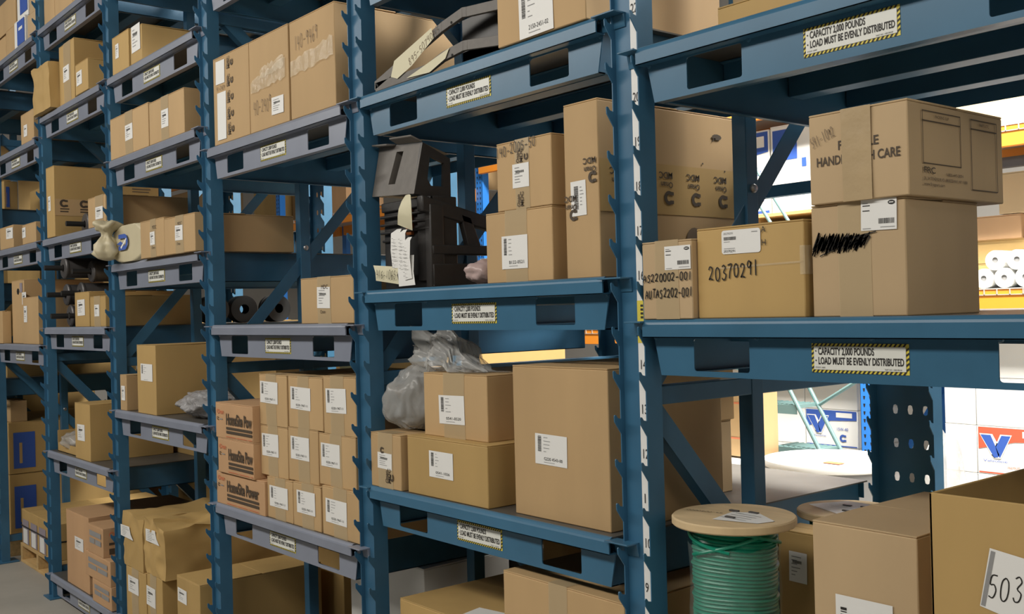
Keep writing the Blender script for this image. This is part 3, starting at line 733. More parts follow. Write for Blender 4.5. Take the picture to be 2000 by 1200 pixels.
def c_logo(d, u, v, s, m, rot=0):
    """open ring mark like a letter C with bars"""
    def P2(x, y): return (u + s * (x * cos(rot) - y * sin(rot)), v + s * (x * sin(rot) + y * cos(rot)))
    out = [(cos(rad(a)) * .5, sin(rad(a)) * .5) for a in range(60, 301, 15)]; inn = [(cos(rad(a)) * .20, sin(rad(a)) * .24) for a in range(60, 301, 15)]
    for k in range(len(out) - 1): d.poly([P2(*out[k]), P2(*out[k + 1]), P2(*inn[k + 1]), P2(*inn[k])], m, 1)
    d.poly([P2(.1, .18), P2(.5, .18), P2(.5, .42), P2(.2, .45)], m, 1); d.poly([P2(.1, -.18), P2(.5, -.18), P2(.5, -.42), P2(.2, -.45)], m, 1)
def v_logo(d, u, v, w_, h_, ink, edge):
    q = lambda pts, m, L: d.poly([(u + a * w_, v + b * h_) for a, b in pts], m, L)
    q([(-.04, 1.05), (.40, 1.05), (.60, .55), (.55, .0), (.42, -.04)], edge, 2); q([(1.04, 1.05), (.66, 1.05), (.36, .1), (.44, -.04), (.66, -.04)], edge, 2)
    q([(0, 1), (.34, 1), (.62, .12), (.56, .0), (.44, .0)], ink, 3); q([(.70, 1), (1, 1), (.64, .0), (.585, .05), (.50, .45)], ink, 3)

# --- writing on the near cartons
d = front('b5a'); d.hand('AS220002-001', .004, .083, .017, .145, rot=.015, wd=.0026, seed=3); d.hand('AUTAS2202-001', .010, .047, .019, .14, rot=.02, wd=.0026, seed=4); d.done('handwriting', BX['b5a'])
d = front('b5b'); d.hand('20370291', .033, .080, .030, .135, rot=.07, wd=.003, seed=8); d.text('A', .172, .175, .012, INK, 1); d.text('H', .172, .148, .012, INK, 1); d.done('handwriting', BX['b5b'])
b = MB(); w_, d_, h_ = DIM['b5b']; b.add([(x, -d_ / 2 - .003, z) for x, z in ((-w_ / 2 + .05, .104), (w_ / 2, .108), (w_ / 2, .112), (-w_ / 2 + .05, .108))], [(0, 1, 2, 3)]); b.build('packing_tape', CLEAR, BX['b5b'])
b = MB(); b.add([(w_ / 2 - .008, -d_ / 2 - .003, .085), (w_ / 2 + .0035, -d_ / 2 - .003, .085), (w_ / 2 + .0035, -d_ / 2 - .003, .142), (w_ / 2 - .008, -d_ / 2 - .003, .142), (w_ / 2 + .0035, -d_ / 2 + .05, .142), (w_ / 2 + .0035, -d_ / 2 + .05, .085)], [(0, 1, 2, 3), (1, 5, 4, 2)]); b.build('packing_tape', CLEAR, BX['b5b'])
d = front('b5c'); rg = random.Random(5)
for r in range(4):
    pts = []
    for k in range(58):
        t = k / 57; u = .008 + t * (.104 + .004 * r); amp = .021 * (1 - .3 * t)
        pts.append((u + (.008 if k % 2 else -.005) + rg.uniform(-.003, .003), .141 + (amp if k % 2 else -amp) * rg.uniform(.45, 1) + (.002 * r - .003)))
    d.stroke(pts, .0028, MARK)
d.stroke([(.09, .150), (.125, .155), (.142, .158)], .0022, MARK); d.stroke([(.02, .118), (.06, .133), (.13, .150)], .0022, MARK); d.done('scribbled_out_marking', BX['b5c'])
d = front('b5d')
d.text('FRAGILE', .064, .100, .0165, BROWNINK, -1.4, rot=.0, fit=.086, bold=.02); d.text('HANDLE WITH CARE', .0165, .073, .0165, BROWNINK, -1.4, fit=.176, bold=.02)
d.hand('541-1092', .010, .108, .021, .056, m=FAINT, rot=.38, wd=.0012, seed=2); d.done('printed_marking', BX['b5d'])
d = right('b5d')
def frame_rect(d, u0, v0, u1, v1, t, m):
    d.rect(u0, v0, u1, v0 + t, m); d.rect(u0, v1 - t, u1, v1, m); d.rect(u0, v0, u0 + t, v1, m); d.rect(u1 - t, v0, u1, v1, m)
for u0, u1, v0, tx in ((.045, .185, .060, 'PACKING SLIP'), (.225, .330, .020, 'PARTS ETC')):
    frame_rect(d, u0, v0, u1, .158, .0018, BROWNINK); d.rect(u0, .138, u1, .1402, BROWNINK); d.text(tx, (u0 + u1) / 2, .146, .0055, BROWNINK, 1, center=True)
d.text('FRC', .045, .043, .011, BROWNINK, 1, fit=.042, bold=.012); d.text('1-800-445-2074', .125, .041, .0055, BROWNINK, 1, fit=.065)
d.text('20, 26 STEVENS BLVD., BREEZEWAY, NY 11788', .045, .030, .0055, BROWNINK, 1, fit=.16); d.text('www.firegears.com', .045, .020, .0055, BROWNINK, 1, fit=.075); d.done('printed_marking', BX['b5d'])
b = MB(); w_, d_, h_ = DIM['b5d']
b.add([(-w_ / 2 + .075, -d_ / 2 - .0042, 0), (-w_ / 2 + .136, -d_ / 2 - .0042, 0), (-w_ / 2 + .136, -d_ / 2 - .0042, h_), (-w_ / 2 + .073, -d_ / 2 - .0042, h_)], [(0, 1, 2, 3)])
b.build('packing_tape', mat('wide_opaque_tape', (.47, .35, .20), .3, noise_amt=.05, scale=20, bump=.2), BX['b5d'])
# --- other bays
d = front('b4up'); d.hand('140-2005-50', .003, .142, .026, .165, rot=.10, wd=.0022, seed=11)
for v0 in (.121, .006):
    d.text('Onan', .097, v0, .010, BROWNINK, 1, rot=pi / 2, bold=.02); d.text('MDC', .112, v0, .012, BROWNINK, 1, rot=pi / 2, bold=.02)
c_logo(d, .126, .134, .017, BROWNINK, pi / 2); d.done('printed_marking', BX['b4up'])
d = front('b4tall')
for u, v in ((.098, .262), (.028, .175)):
    d.text('MDC', u + .018, v + .03, .014, BROWNINK, 1, rot=pi, bold=.02); d.text('Onan', u + .018, v + .008, .013, BROWNINK, 1, rot=pi, bold=.02); c_logo(d, u + .004, v - .018, .028, BROWNINK, 0)
d.done('printed_marking', BX['b4tall'])
d = right('b4tall')
d.rect(.001, .160, .572, .288, K['gold'], -1)
for u in (.06, .135, .235, .34, .45):
    d.text('MDC', u + .026, .268, .016, BROWNINK, 1, rot=pi, bold=.02); d.text('Onan', u + .026, .243, .014, BROWNINK, 1, rot=pi, bold=.02); c_logo(d, u + .010, .203, .036, BROWNINK, 0)
d.poly([(.44 + .02 * cos(k * .7), .375 + .008 * sin(k * .7)) for k in range(9)], BROWNINK); d.poly([(.43, .372), (.418, .360), (.437, .371)], BROWNINK)
for u, v in ((.38, .30), (.47, .285)): d.poly([(u + .003 * cos(k), v + .003 * sin(k)) for k in range(6)], BROWNINK)
d.poly([(.34 + .03 * cos(k * pi / 8), .10 + .03 * sin(k * pi / 8)) for k in range(16)], FAINT); d.done('printed_marking', BX['b4tall'])
d = front('b4small'); d.text('Onan', .10, .018, .012, BROWNINK, 1, rot=pi / 2, bold=.02); d.text('MDC', .115, .018, .014, BROWNINK, 1, rot=pi / 2, bold=.02); c_logo(d, .122, .036, .022, BROWNINK, pi / 2); c_logo(d, .07, .118, .02, BROWNINK, 0); d.done('printed_marking', BX['b4small'])
d = front('b3a')
for v in (.285, .215, .15, .085, .025):
    d.text('Onan', .145, v, .013, BROWNINK, 1, rot=pi / 2, bold=.02); d.text('MDC', .16, v, .015, BROWNINK, 1, rot=pi / 2, bold=.02); c_logo(d, .18, v + .02, .024, BROWNINK, pi / 2)
d.hand('41-2409', .035, .212, .018, .08, m=FAINT, wd=.0016); d.done('printed_marking', BX['b3a'])
d = front('b3b'); d.hand('40-2409', .035, .06, .05, .15, m=FAINT, rot=.05, wd=.002, seed=5); d.done('handwriting', BX['b3b'])
d = front('b3c'); d.hand('140-9469', .04, .235, .05, .17, m=FAINT, rot=.06, wd=.002, seed=6); d.done('handwriting', BX['b3c'])
def wrinkled_tape(k, pts0, name='packing_tape'):
    w_, d_, h_ = DIM[k]; b = MB(); rg = random.Random(len(pts0) + int(w_ * 1000)); n = 14; v = []
    (u0, a0, b0), (u1, a1, b1) = pts0
    for i in range(n + 1):
        t = i / n; u = u0 + (u1 - u0) * t; lo = a0 + (a1 - a0) * t + rg.uniform(-.006, .006); hi = b0 + (b1 - b0) * t + rg.uniform(-.006, .006)
        v += [(u - w_ / 2, -d_ / 2 - .004 - rg.uniform(0, .004), lo), (u - w_ / 2, -d_ / 2 - .004 - rg.uniform(0, .003), hi)]
    b.add(v, [(2 * i, 2 * i + 2, 2 * i + 3, 2 * i + 1) for i in range(n)]); b.build(name, CLEAR, BX[k])
wrinkled_tape('b3b', ((.02, .145, .19), (.30, .16, .235))); wrinkled_tape('b3b', ((.10, .19, .225), (.29, .20, .245)))
wrinkled_tape('b3c', ((.01, .15, .20), (.312, .165, .235)))
for k, n in (('b3s', 1), ('b2f', 2), ('b2e', 3)):
    d = front(k); w_, d_, h_ = DIM[k]; u = BOX[k][6][0]
    d.text('MDC', u + .03, h_ * .74, h_ * .09, BROWNINK, 1); d.text('Onan', u + .02, h_ * .22, h_ * .07, BROWNINK, 1); d.done('printed_marking', BX[k])
for k in ('h0', 'h1', 'h2'):
    d = front(k); w_, d_, h_ = DIM[k]; full = k == 'h0'
    d.text('Onan', .018, .098, .017, ORINK, 1, fit=.065, bold=.02); c_logo(d, .028, .078, .014, BROWNINK); d.rect(.042, .074, .072, .078, GREYINK)
    d.text('HomeSite Power' if full else 'HomeSite Pow', .105, .058, .042, BROWNINK, 1, fit=.285 if full else w_ - .108, bold=.03)
    u1 = .39 if full else w_ - .002
    d.rect(.105, .038, u1, .048, BROWNINK); d.rect(.105, .022, u1, .033, BROWNINK)
    for q in range(3): d.rect(.10 + q * .1, .008, min(.19 + q * .1, u1), .0105, ORINK)
    d.done('printed_marking', BX[k])
for k, mode in (('hb0', 0), ('hb1', 0), ('hb2', 1)):
    d = front(k); w_, d_, h_ = DIM[k]
    d.rect(w_ * .14, h_ * .62, w_ * .9, h_ * .8, GREYINK); d.rect(w_ * .14, h_ * .36, w_ * .48, h_ * .54, GREYINK); d.rect(w_ * .52, h_ * .36, w_ * .9, h_ * .54, GREYINK); d.done('printed_marking', BX[k])
    if mode:
        d = right(k); d.text('Onan', .03, h_ * .7, h_ * .16, ORINK, 1, bold=.03); d.rect(.03, h_ * .42, .2, h_ * .5, BROWNINK); d.rect(.03, h_ * .1, .32, h_ * .3, BROWNINK); d.done('printed_marking', BX[k])
d = right('b1d')
d.rect(.001, .12, .598, .215, K['tan'], -1)
for u in (.03, .14, .26, .38, .5): c_logo(d, u + .02, .19, .045, BROWNINK); d.rect(u, .155, u + .05, .162, BROWNINK); d.rect(u, .14, u + .045, .147, BROWNINK)
d.poly([(.33 + .045 * cos(k * pi / 8), .29 + .04 * sin(k * pi / 8)) for k in range(16)], FAINT); d.rect(.44, .29, .55, .298, FAINT); d.rect(.44, .275, .54, .281, FAINT); d.done('printed_marking', BX['b1d'])
d = front('b0f'); w_, d_, h_ = DIM['b0f']; d.poly([(w_ * .55 + .03 * cos(k), h_ * .82 + .022 * sin(k)) for k in range(6)], HOLE); d.rect(w_ * .7, h_ * .8, w_ * .9, h_ * .95, LILAC); d.done('printed_marking', BX['b0f'])  # hand hole is a flat patch, its dark inside painted
# shorter carton in front of the hand-hole carton
carton('short carton with lilac print in front of taller one on leftmost low shelf', -5.90, .0, ZF - P + DT, .17, .055, .215, 'tan', seed=71, group='cardboard cartons on the rack')

# --- cartons whose bases are hidden by a shelf lip or another box
c_ = carton('carton with big white sheet at the top edge, behind nearest high lip', .14, .24, ZF + 6 * P + DT, .40, .45, .34, 'tan', seed=81, group='cardboard cartons on the rack')
d = Decal(fmap_front(.40, .45, .002)); d.rect(.115, .085, .35, .30, PAPER); d.done('shipping_label', c_)
carton('yellowish carton in front of the big high one at top edge', .20, .11, ZF + 6 * P + DT, .33, .11, .072, 'gold', seed=82, group='cardboard cartons on the rack')
carton('wide taped carton cut by the bottom edge, under the tall plain carton', -.505, .02, .155 + .008, .455, .55, .765, 'tan', seed=83, group='cardboard cartons on the rack', tape=(.185, .255))
c_ = carton('low carton with yellow tape on top, bottom edge, beside the wide taped carton', -1.067, .05, .163, .53, .6, .572, 'gold', seed=84, group='cardboard cartons on the rack')
d = Decal(fmap_top(.53, .6, .572, .006)); 
for u0, v0, u1, v1 in ((.03, .48, .13, .44), (.15, .43, .27, .37), (.30, .33, .50, .24)): d.poly([(u0, v0), (u1, v1), (u1, v1 + .03), (u0, v0 + .025)], YEL)
d.poly([(.30, .02), (.46, .03), (.44, .13), (.28, .10)], PAPER); d.done('yellow_tape', c_)
carton('carton standing behind the big carton, seen through the open frame', -.36, .56, ZF - 5 * P + DT, .10, .13, .21, 'grey', seed=85, group='cardboard cartons on the rack')
carton('shorter carton on top of another behind the big carton', -.34, .57, ZF - 5 * P + DT + .21, .085, .13, .17, 'tan', seed=86, group='cardboard cartons on the rack')
carton('white carton low behind the post, in front of dark brown boxes', -1.80, .30, .163, .50, .38, .575, 'white', seed=87, group='cardboard cartons on the rack')
carton('dark brown carton low at the back, left of two behind the white carton', -2.30, .72, .163, .42, .36, .50, 'gold', seed=88, group='cardboard cartons on the rack')
carton('dark brown carton behind the long one that reaches past the post', -3.25, .64, .163, .80, .42, .50, 'gold', seed=96, group='cardboard cartons on the rack')
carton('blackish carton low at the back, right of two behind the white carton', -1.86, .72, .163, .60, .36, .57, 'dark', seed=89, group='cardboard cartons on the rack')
carton('brown carton at the back of the bottom shelf behind the flat taped cartons', -1.15, .72, .163, 1.07, .36, .78, 'gold', seed=95, group='cardboard cartons on the rack')
for k, (x, y, w_, d_, h_, l) in enumerate(((-4.66, .65, .30, .4, .16, 'left carton behind the tray of plastic bags, seen through the frame'), (-4.12, .5, .42, .45, .15, 'low carton behind the upright labelled carton, seen through the frame'))):
    carton(l, x, y, ZF - 7 * P + DT, w_, d_, h_, 'gold', seed=90 + k, group='cardboard cartons on the rack')
carton('carton lying behind the top row of nine small cartons', -2.27, .66, ZF - 7 * P + DT, .55, .4, .50, 'tan', seed=93, group='cardboard cartons on the rack')
for k, (x, w_, h_, n_) in enumerate(((-7.0, 1.05, 1.6, 'first'), (-5.9, 1.05, 1.58, 'second'), (-4.8, 1.05, 1.6, 'third'), (-3.7, 1.05, 1.45, 'fourth'))):
    carton(f'added big carton blocking light, on the floor behind the rack, {n_} from the left', x, 1.36, 0, w_, .85, h_, 'gold', seed=170 + k, group='added light-blocking cartons behind the rack')  # added to block the rear light behind the left bays
# white and blue cartons on the far left shelf
for k, (x, y, z, w_, d_, h_, kind, l) in enumerate((
    (-5.90, .04, 0, .26, .4, .17, 'tan', 'tan carton at the left picture edge on the leftmost high shelf'),
    (-5.63, .04, 0, .24, .4, .19, 'tan', 'tan carton left of white and blue cartons on the leftmost high shelf'),
    (-5.38, .03, 0, .25, .4, .185, 'white', 'white carton with blue panel, lower of two, leftmost high shelf'),
    (-5.38, .05, .19, .25, .4, .26, 'white', 'white carton with blue panel, upper of two, leftmost high shelf'),
    (-5.11, .04, 0, .22, .4, .17, 'grey', 'pale carton beside white and blue cartons, lower, leftmost high shelf'),
    (-5.10, .05, .175, .20, .38, .2, 'grey', 'pale carton beside white and blue cartons, upper, leftmost high shelf'),
    (-5.88, .05, .193, .46, .38, .21, 'tan', 'wide tan carton on top of the two at the left picture edge'))):
    c_ = carton(l, x, y, ZF + 17 * P + DT + z, w_, d_, h_, kind, seed=100 + k, group='cartons on the leftmost high shelf')
    if kind == 'white':
        d = Decal(fmap_front(w_, d_, .002)); d.rect(w_ * .3, h_ * .12, w_ * .97, h_ * .93, CBLUE); d.rect(w_ * .45, h_ * .6, w_ * .8, h_ * .7, PAPER, 2); d.done('printed_panel', c_)
# big cartons and small ones past the leftmost frame
for k, (x, y, z, w_, d_, h_, kind, l, pan) in enumerate((
    (-7.05, .12, .145, .9, .95, .42, 'gold', 'huge brown carton with blue panel, lower of two past the leftmost frame', 1),
    (-7.05, .12, .57, .9, .95, .36, 'gold', 'huge brown carton with blue panel, upper of two past the leftmost frame', 1),
    (-6.45, .14, .932, .28, .11, .15, 'tan', 'small carton standing on the huge brown cartons', 0),
    (-7.05, .12, ZF - 3.4 * P + DT, .9, .9, .15, 'gold', 'brown carton on the dim shelf above the huge cartons past the leftmost frame', 0),
    (-7.05, .35, ZF + 3 * P + DT, .9, .7, .30, 'gold', 'brown carton at eye height past the leftmost frame', 0),
    (-6.75, .45, ZF + 8 * P + DT, .55, .5, .21, 'gold', 'brown carton on the dark shelf past the leftmost frame', 0),
    (-6.46, .13, ZF + 8 * P + DT, .30, .09, .205, 'gold', 'narrow carton with blue panels on the dark shelf past the leftmost frame', 1))):
    c_ = carton(l, x, y, z, w_, d_, h_, kind, seed=120 + k, group='cartons past the leftmost frame')
    if pan:
        d = Decal(fmap_right(w_, d_, .003)); d.rect(.02 * d_ + .01, h_ * .1, d_ * .16 + .02, h_ * .8, CBLUE); d.rect(d_ * .06 + .01, h_ * .2, d_ * .08 + .01, h_ * .6, K['gold'], 2); d.done('printed_panel', c_)
for k in range(5):
    carton(f'dim brown carton far past the leftmost frame, {("lowest", "second", "third", "fourth", "fifth")[k]} in its stack', -8.35, .15, k * .62, .95, .95, .615, 'gold', seed=180 + k, group='dim cartons far left')
# pallet under the huge cartons is a plain one; strapped load stands on its own pallet
def pallet(label, x, y, w_, d_, h_=.13):
    t = thing('wooden_pallet', label, 'pallet', (x, y, 0), 0)
    for i in range(6):
        b = MB(); yy = i * (d_ - .10) / 5; b.box(0, yy, h_ - .02, w_, yy + .10, h_); b.build('top_board', WOOD, t, .002)
    for xx in (0, w_ / 2 - .02, w_ - .04):
        b = MB(); b.box(xx, 0, .018, xx + .04, d_, h_ - .02); b.build('stringer', WOOD, t, .002)
    for yy in (0, d_ / 2 - .05, d_ - .10):
        b = MB(); b.box(0, yy, 0, w_, yy + .10, .018); b.build('bottom_board', WOOD, t, .002)
    return t
pallet('wooden pallet on the concrete under the strapped cartons', -5.94, .13, .82, .9)
pallet('dark pallet under the huge brown cartons past the leftmost frame', -7.08, .1, .95, 1.0, .145)
for i in range(4):
    for j in range(2):
        pos = ('first', 'second', 'third', 'fourth')[i]
        c_ = carton(f'{pos} from left in the {"upper" if j else "lower"} row of strapped cartons on the pallet', -5.93 + i * .2, .14, .131 + j * .116, .198, .85, .114, 'gold', seed=140 + i * 2 + j, group='strapped cartons on the pallet')
        d = Decal(fmap_front(.198, .85, .002)); d.rect(.03, .004, .18, .05 if j else .112, LILAC); 
        if not j: d.rect(.05, .008, .15, .105, PAPER, 2)
        d.done('printed_panel', c_)
b = MB(); b.box(-5.935, .134, .245, -5.129, .1375, .253); b.box(-5.132, .134, .245, -5.129, .99, .253)
tag(b.build('strapping_band', STRAP), 'black strap around the cartons on the pallet', 'strap')

# ------------------------------------------------------------ moulded black part, brackets, rollers
t = thing('moulded_plastic_part', 'big black moulded plastic part with slots and openings, on its shelf with hanging tags', 'vehicle part', (-1.12, .05, ZF + P + DT))
b = MB()
b.box(0, .01, 0, .27, .10, .275)
for z in (.175, .20, .225): b.box(-.002, -.006, z, .272, .01, z + .008)
b.box(.0, 0.0, .15, .135, .012, .158); b.box(.20, 0, .02, .272, .012, .275); b.box(0, 0, .245, .272, .012, .275)
b.build('front_panel', BLACKP, t, .004)
b = MB(); b.box(.14, -.0005, .165, .168, .011, .245); b.build('amber_reflector', mat('amber_lens', (.30, .09, .02), .3), t)
b = MB(); b.prism([(.245, -.03, .275), (.245, .46, .165), (.245, .46, .125), (.245, -.03, .228)], (.03, 0, 0)); b.build('sloping_arm', BLACKP, t, .005)
for z0, z1, y1 in ((0, .072, .46), (.098, .128, .46)):
    b = MB(); b.box(.25, .0, z0, .28, y1, z1); b.build('side_rail', BLACKP, t, .005)
b = MB(); b.box(.248, -.005, 0, .278, .045, .25); b.box(.25, .0, 0, .28, .45, .01); b.box(.25, .40, 0, .28, .45, .15); b.build('side_frame', BLACKP, t, .004)
b = MB(); b.prism([(.25, .14, .12), (.25, .19, .12), (.25, .15, .215), (.25, .11, .225)], (.025, 0, 0)); b.build('side_web', BLACKP, t, .004)
# upper housing
b = MB()
fr = [(-.035, -.01, .30), (.24, -.035, .281), (.24, .0, .437), (-.03, .02, .463)]
def lerp(u, v): 
    a = Vector(fr[0]).lerp(Vector(fr[1]), u); c = Vector(fr[3]).lerp(Vector(fr[2]), u); return a.lerp(c, v)
sl = [(.36, .22), (.52, .22), (.60, .86), (.44, .86)]
oq = [lerp(0, 0), lerp(1, 0), lerp(1, 1), lerp(0, 1)]; iq = [lerp(*s) for s in sl]
b.add(oq + iq, [(k, (k + 1) % 4, 4 + (k + 1) % 4, 4 + k) for k in range(4)])
b.add([q for q in iq] + [q + Vector((.01, .06, 0)) for q in iq], [((k + 1) % 4, k, 4 + k, 4 + (k + 1) % 4) for k in range(4)] + [(4, 5, 6, 7)])
b.add([lerp(0, 1), lerp(1, 1), lerp(1, 1) + Vector((0, .10, -.03)), lerp(0, 1) + Vector((0, .10, -.03))], [(0, 1, 2, 3)])
b.add([lerp(0, 0), lerp(0, 1), lerp(0, 1) + Vector((0, .10, -.03)), lerp(0, 0) + Vector((0, .13, 0))], [(0, 1, 2, 3)])
b.add([lerp(0, 0), lerp(1, 0), lerp(1, 0) + Vector((0, .13, 0)), lerp(0, 0) + Vector((0, .13, 0))], [(3, 2, 1, 0)])
b.build('upper_housing', GREYP, t)
b = MB(); a = lerp(.42, 1); c = lerp(1, 1); b.prism([a, c, c + Vector((-.01, -.035, .016)), a + Vector((.01, -.035, .012))], (0, 0, .006)); a = lerp(.0, .98); c = lerp(.40, .98)
b.prism([a, c, c + Vector((-.01, -.03, .0)), a + Vector((.0, -.03, .0))], (0, 0, .006)); b.build('upper_lip', GREYP, t, .002)
# right hand cheek with a D shaped window, then the sloping arm
q0 = lerp(1, 0); q1 = lerp(1, 1)
b = MB()
ck = [(.241, -.034, .281), (.241, .10, .262), (.241, .10, .395), (.241, .0, .437)]
def cl(u, v): a = Vector(ck[0]).lerp(Vector(ck[1]), u); c = Vector(ck[3]).lerp(Vector(ck[2]), u); return a.lerp(c, v)
win = [cl(.30, .35), cl(.42, .24), cl(.78, .30), cl(.78, .82), cl(.30, .82)]
ow = [cl(0, 0), cl(.5, 0), cl(1, 0), cl(1, 1), cl(0, 1)]
b.add(ow + win, [(k, (k + 1) % 5, 5 + (k + 1) % 5, 5 + k) for k in range(5)]); b.add([p for p in ow + win] + [p + Vector((-.012, 0, 0)) for p in ow + win], [(k, (k + 1) % 5, 10 + (k + 1) % 5, 10 + k) for k in range(5)] + [(5 + (k + 1) % 5, 5 + k, 15 + k, 15 + (k + 1) % 5) for k in range(5)])
b.build('side_cheek', BLACKP, t)

def paper_tag(name, label, pts, th, m, cat='tag', writing=None, eye=True):
    """bent paper: centre line points with half-width vectors"""
    t = thing(name, label, cat, pts[0][0]); o = Vector(pts[0][0]); b = MB(); v = []
    for p, hw in pts: v += [Vector(p) - o - Vector(hw), Vector(p) - o + Vector(hw)]
    n = len(pts); back = [q + Vector((0, th, 0)) for q in v]
    b.add(v + back, [(2 * i, 2 * i + 1, 2 * i + 3, 2 * i + 2) for i in range(n - 1)] + [(2 * n + 2 * i + 2, 2 * n + 2 * i + 3, 2 * n + 2 * i + 1, 2 * n + 2 * i) for i in range(n - 1)], smooth=True)
    b.build('paper', m, t)
    if writing: writing(t)
    return t
yt = .028
paper_tag('hang_tag', 'curled pale tag hanging highest on the black moulded part', [((-.935, yt, 1.988), (.006, 0, 0)), ((-.915, yt - .018, 1.972), (.024, 0, .006)), ((-.905, yt - .03, 1.945), (.034, 0, .004)), ((-.915, yt - .025, 1.915), (.038, 0, -.006)), ((-.945, yt - .005, 1.886), (.040, 0, -.012))], .0006, CREAM)
for k, (x, z0, z1, hw, l) in enumerate(((-.985, 1.885, 1.755, .026, 'left white inspection tag in the bunch hanging on the black part'), (-.945, 1.880, 1.745, .019, 'middle white inspection tag in the bunch hanging on the black part'), (-.915, 1.855, 1.728, .02, 'right white inspection tag in the bunch hanging on the black part'))):
    def wr(t, x=x, hw=hw, z0=z0, z1=z1):
        d = Decal(lambda u, v, o: (u, -.019 - o, v))
        for q in range(9): d.rect(-hw * .6, -.03 - q * .011, hw * (-.2 + .8 * ((q * 37) % 7) / 7), -.0285 - q * .011, GREYINK)
        d.done('printed_lines', t)
    paper_tag('inspection_tag', l, [((x, yt - .004 * k, z0), (hw * .5, 0, 0)), ((x - .002, yt - .012 - .004 * k, z0 - .012), (hw, 0, 0)), ((x, yt - .016 - .004 * k, (z0 + z1) / 2), (hw, 0, 0)), ((x + .004, yt - .012 - .004 * k, z1), (hw, 0, .002))], .0006, PAPER, writing=wr)
paper_tag('inspection_tag', 'lowest white tag, below the bunch on the black part, touching shelf', [((-.932, yt - .012, 1.80), (.042, 0, 0)), ((-.928, yt - .018, 1.75), (.042, 0, 0)), ((-.925, yt - .016, 1.709), (.044, 0, .001))], .0006, PAPER)
def wr(t):
    d = Decal(lambda u, v, o: (u, -.008 - o, v)); d.hand('416-1065', -.048, -.035, .027, .115, wd=.0018, rot=-.09, seed=7); d.done('handwriting', t)
paper_tag('part_number_tag', 'cream tag handwritten 416-1065 at the foot of the black part', [((-1.045, yt - .012, 1.774), (.075, 0, -.006)), ((-1.04, yt - .016, 1.75), (.062, 0, -.006)), ((-1.037, yt - .014, 1.723), (.066, 0, -.008))], .0006, CREAM, writing=wr)

def blob(name, label, cat, loc, size, m, seed, amp=.25, freq=3.0, inner=None, shape=None, group=None, sub=4, flat=True):
    bm = bmesh.new(); bmesh.ops.create_icosphere(bm, subdivisions=sub, radius=1.0); off = Vector((seed * 5.1, seed * 2.7, seed))
    for v in bm.verts:
        n = v.co.normalized(); a = noise.noise(n * freq * .55 + off); a2 = abs(noise.noise(Vector((n.x * 2.2, n.y * 2.2, n.z * .9)) * freq * .8 + off)); rr = 1 + amp * a * 1.3 - amp * .9 * (.5 - a2)
        p = n * rr
        if shape: p = Vector(shape(p))
        v.co = Vector((p.x * size[0], p.y * size[1], p.z * size[2] + size[2]))
        if flat and v.co.z < 0: v.co.z = 0.0
    mn = min(v.co.z for v in bm.verts)
    for v in bm.verts: v.co.z -= mn
    me = bpy.data.meshes.new(name); bm.to_mesh(me); bm.free(); me.materials.append(m)
    for p in me.polygons: p.use_smooth = True
    me.set_sharp_from_angle(angle=rad(55))
    t = thing(name, label, cat, loc, 0, group)
    o = bpy.data.objects.new('film', me); COL.objects.link(o); o.parent = t
    return t
blob('plastic_bag', 'small crumpled pinkish plastic bag between the black part and cartons', 'plastic bag', (-.622, .07, ZF + P + DT), (.05, .05, .036), PINKBAG, 3, .22, 2.6)
# grey polythene wrapped part on the small carton
t = blob('plastic_bag', 'grey polythene bag around a dark part, draped up over the small carton', 'plastic bag', (-1.052, .12, 1.083 + .172), (.102, .10, .105), POLY, 9, .16, 2.4, sub=5)
b = MB(); b.box(-.055, -.02, .004, .07, .09, .19); b.build('wrapped_part', DPOLY, t, .02)
bm = bmesh.new(); bmesh.ops.create_icosphere(bm, subdivisions=5, radius=1)
for v in bm.verts:
    n = v.co.normalized(); a = noise.noise(n * 1.7 + Vector((3, 9, 1))); a2 = abs(noise.noise(Vector((n.x * 1.2, n.y * 3, n.z * 3)) * 1.6 + Vector((1, 4, 2))))
    p = n * (.82 + .45 * a + .28 * a2)
    x = p.x
    v.co = Vector((.19 + x * .22, .02 + p.y * .07, .212 + p.z * (.072 - .045 * x) - .055 * x + (.03 if -.3 < x < .2 else 0)))
    if v.co.x > .155 and v.co.z < .194: v.co.z = .194
me = bpy.data.meshes.new('film'); bm.to_mesh(me); bm.free(); me.materials.append(POLY)
for p in me.polygons: p.use_smooth = True
me.set_sharp_from_angle(angle=rad(50))
o = bpy.data.objects.new('bag_neck', me); COL.objects.link(o); o.parent = t
blob('bubble_wrap_bundle', 'grey bubble wrap bundle beside the big carton, at shelf edge', 'bubble wrap', (-2.745, .16, ZF - 4 * P + DT), (.215, .13, .062), BUBBLE, 4, .2, 3.2, sub=5)
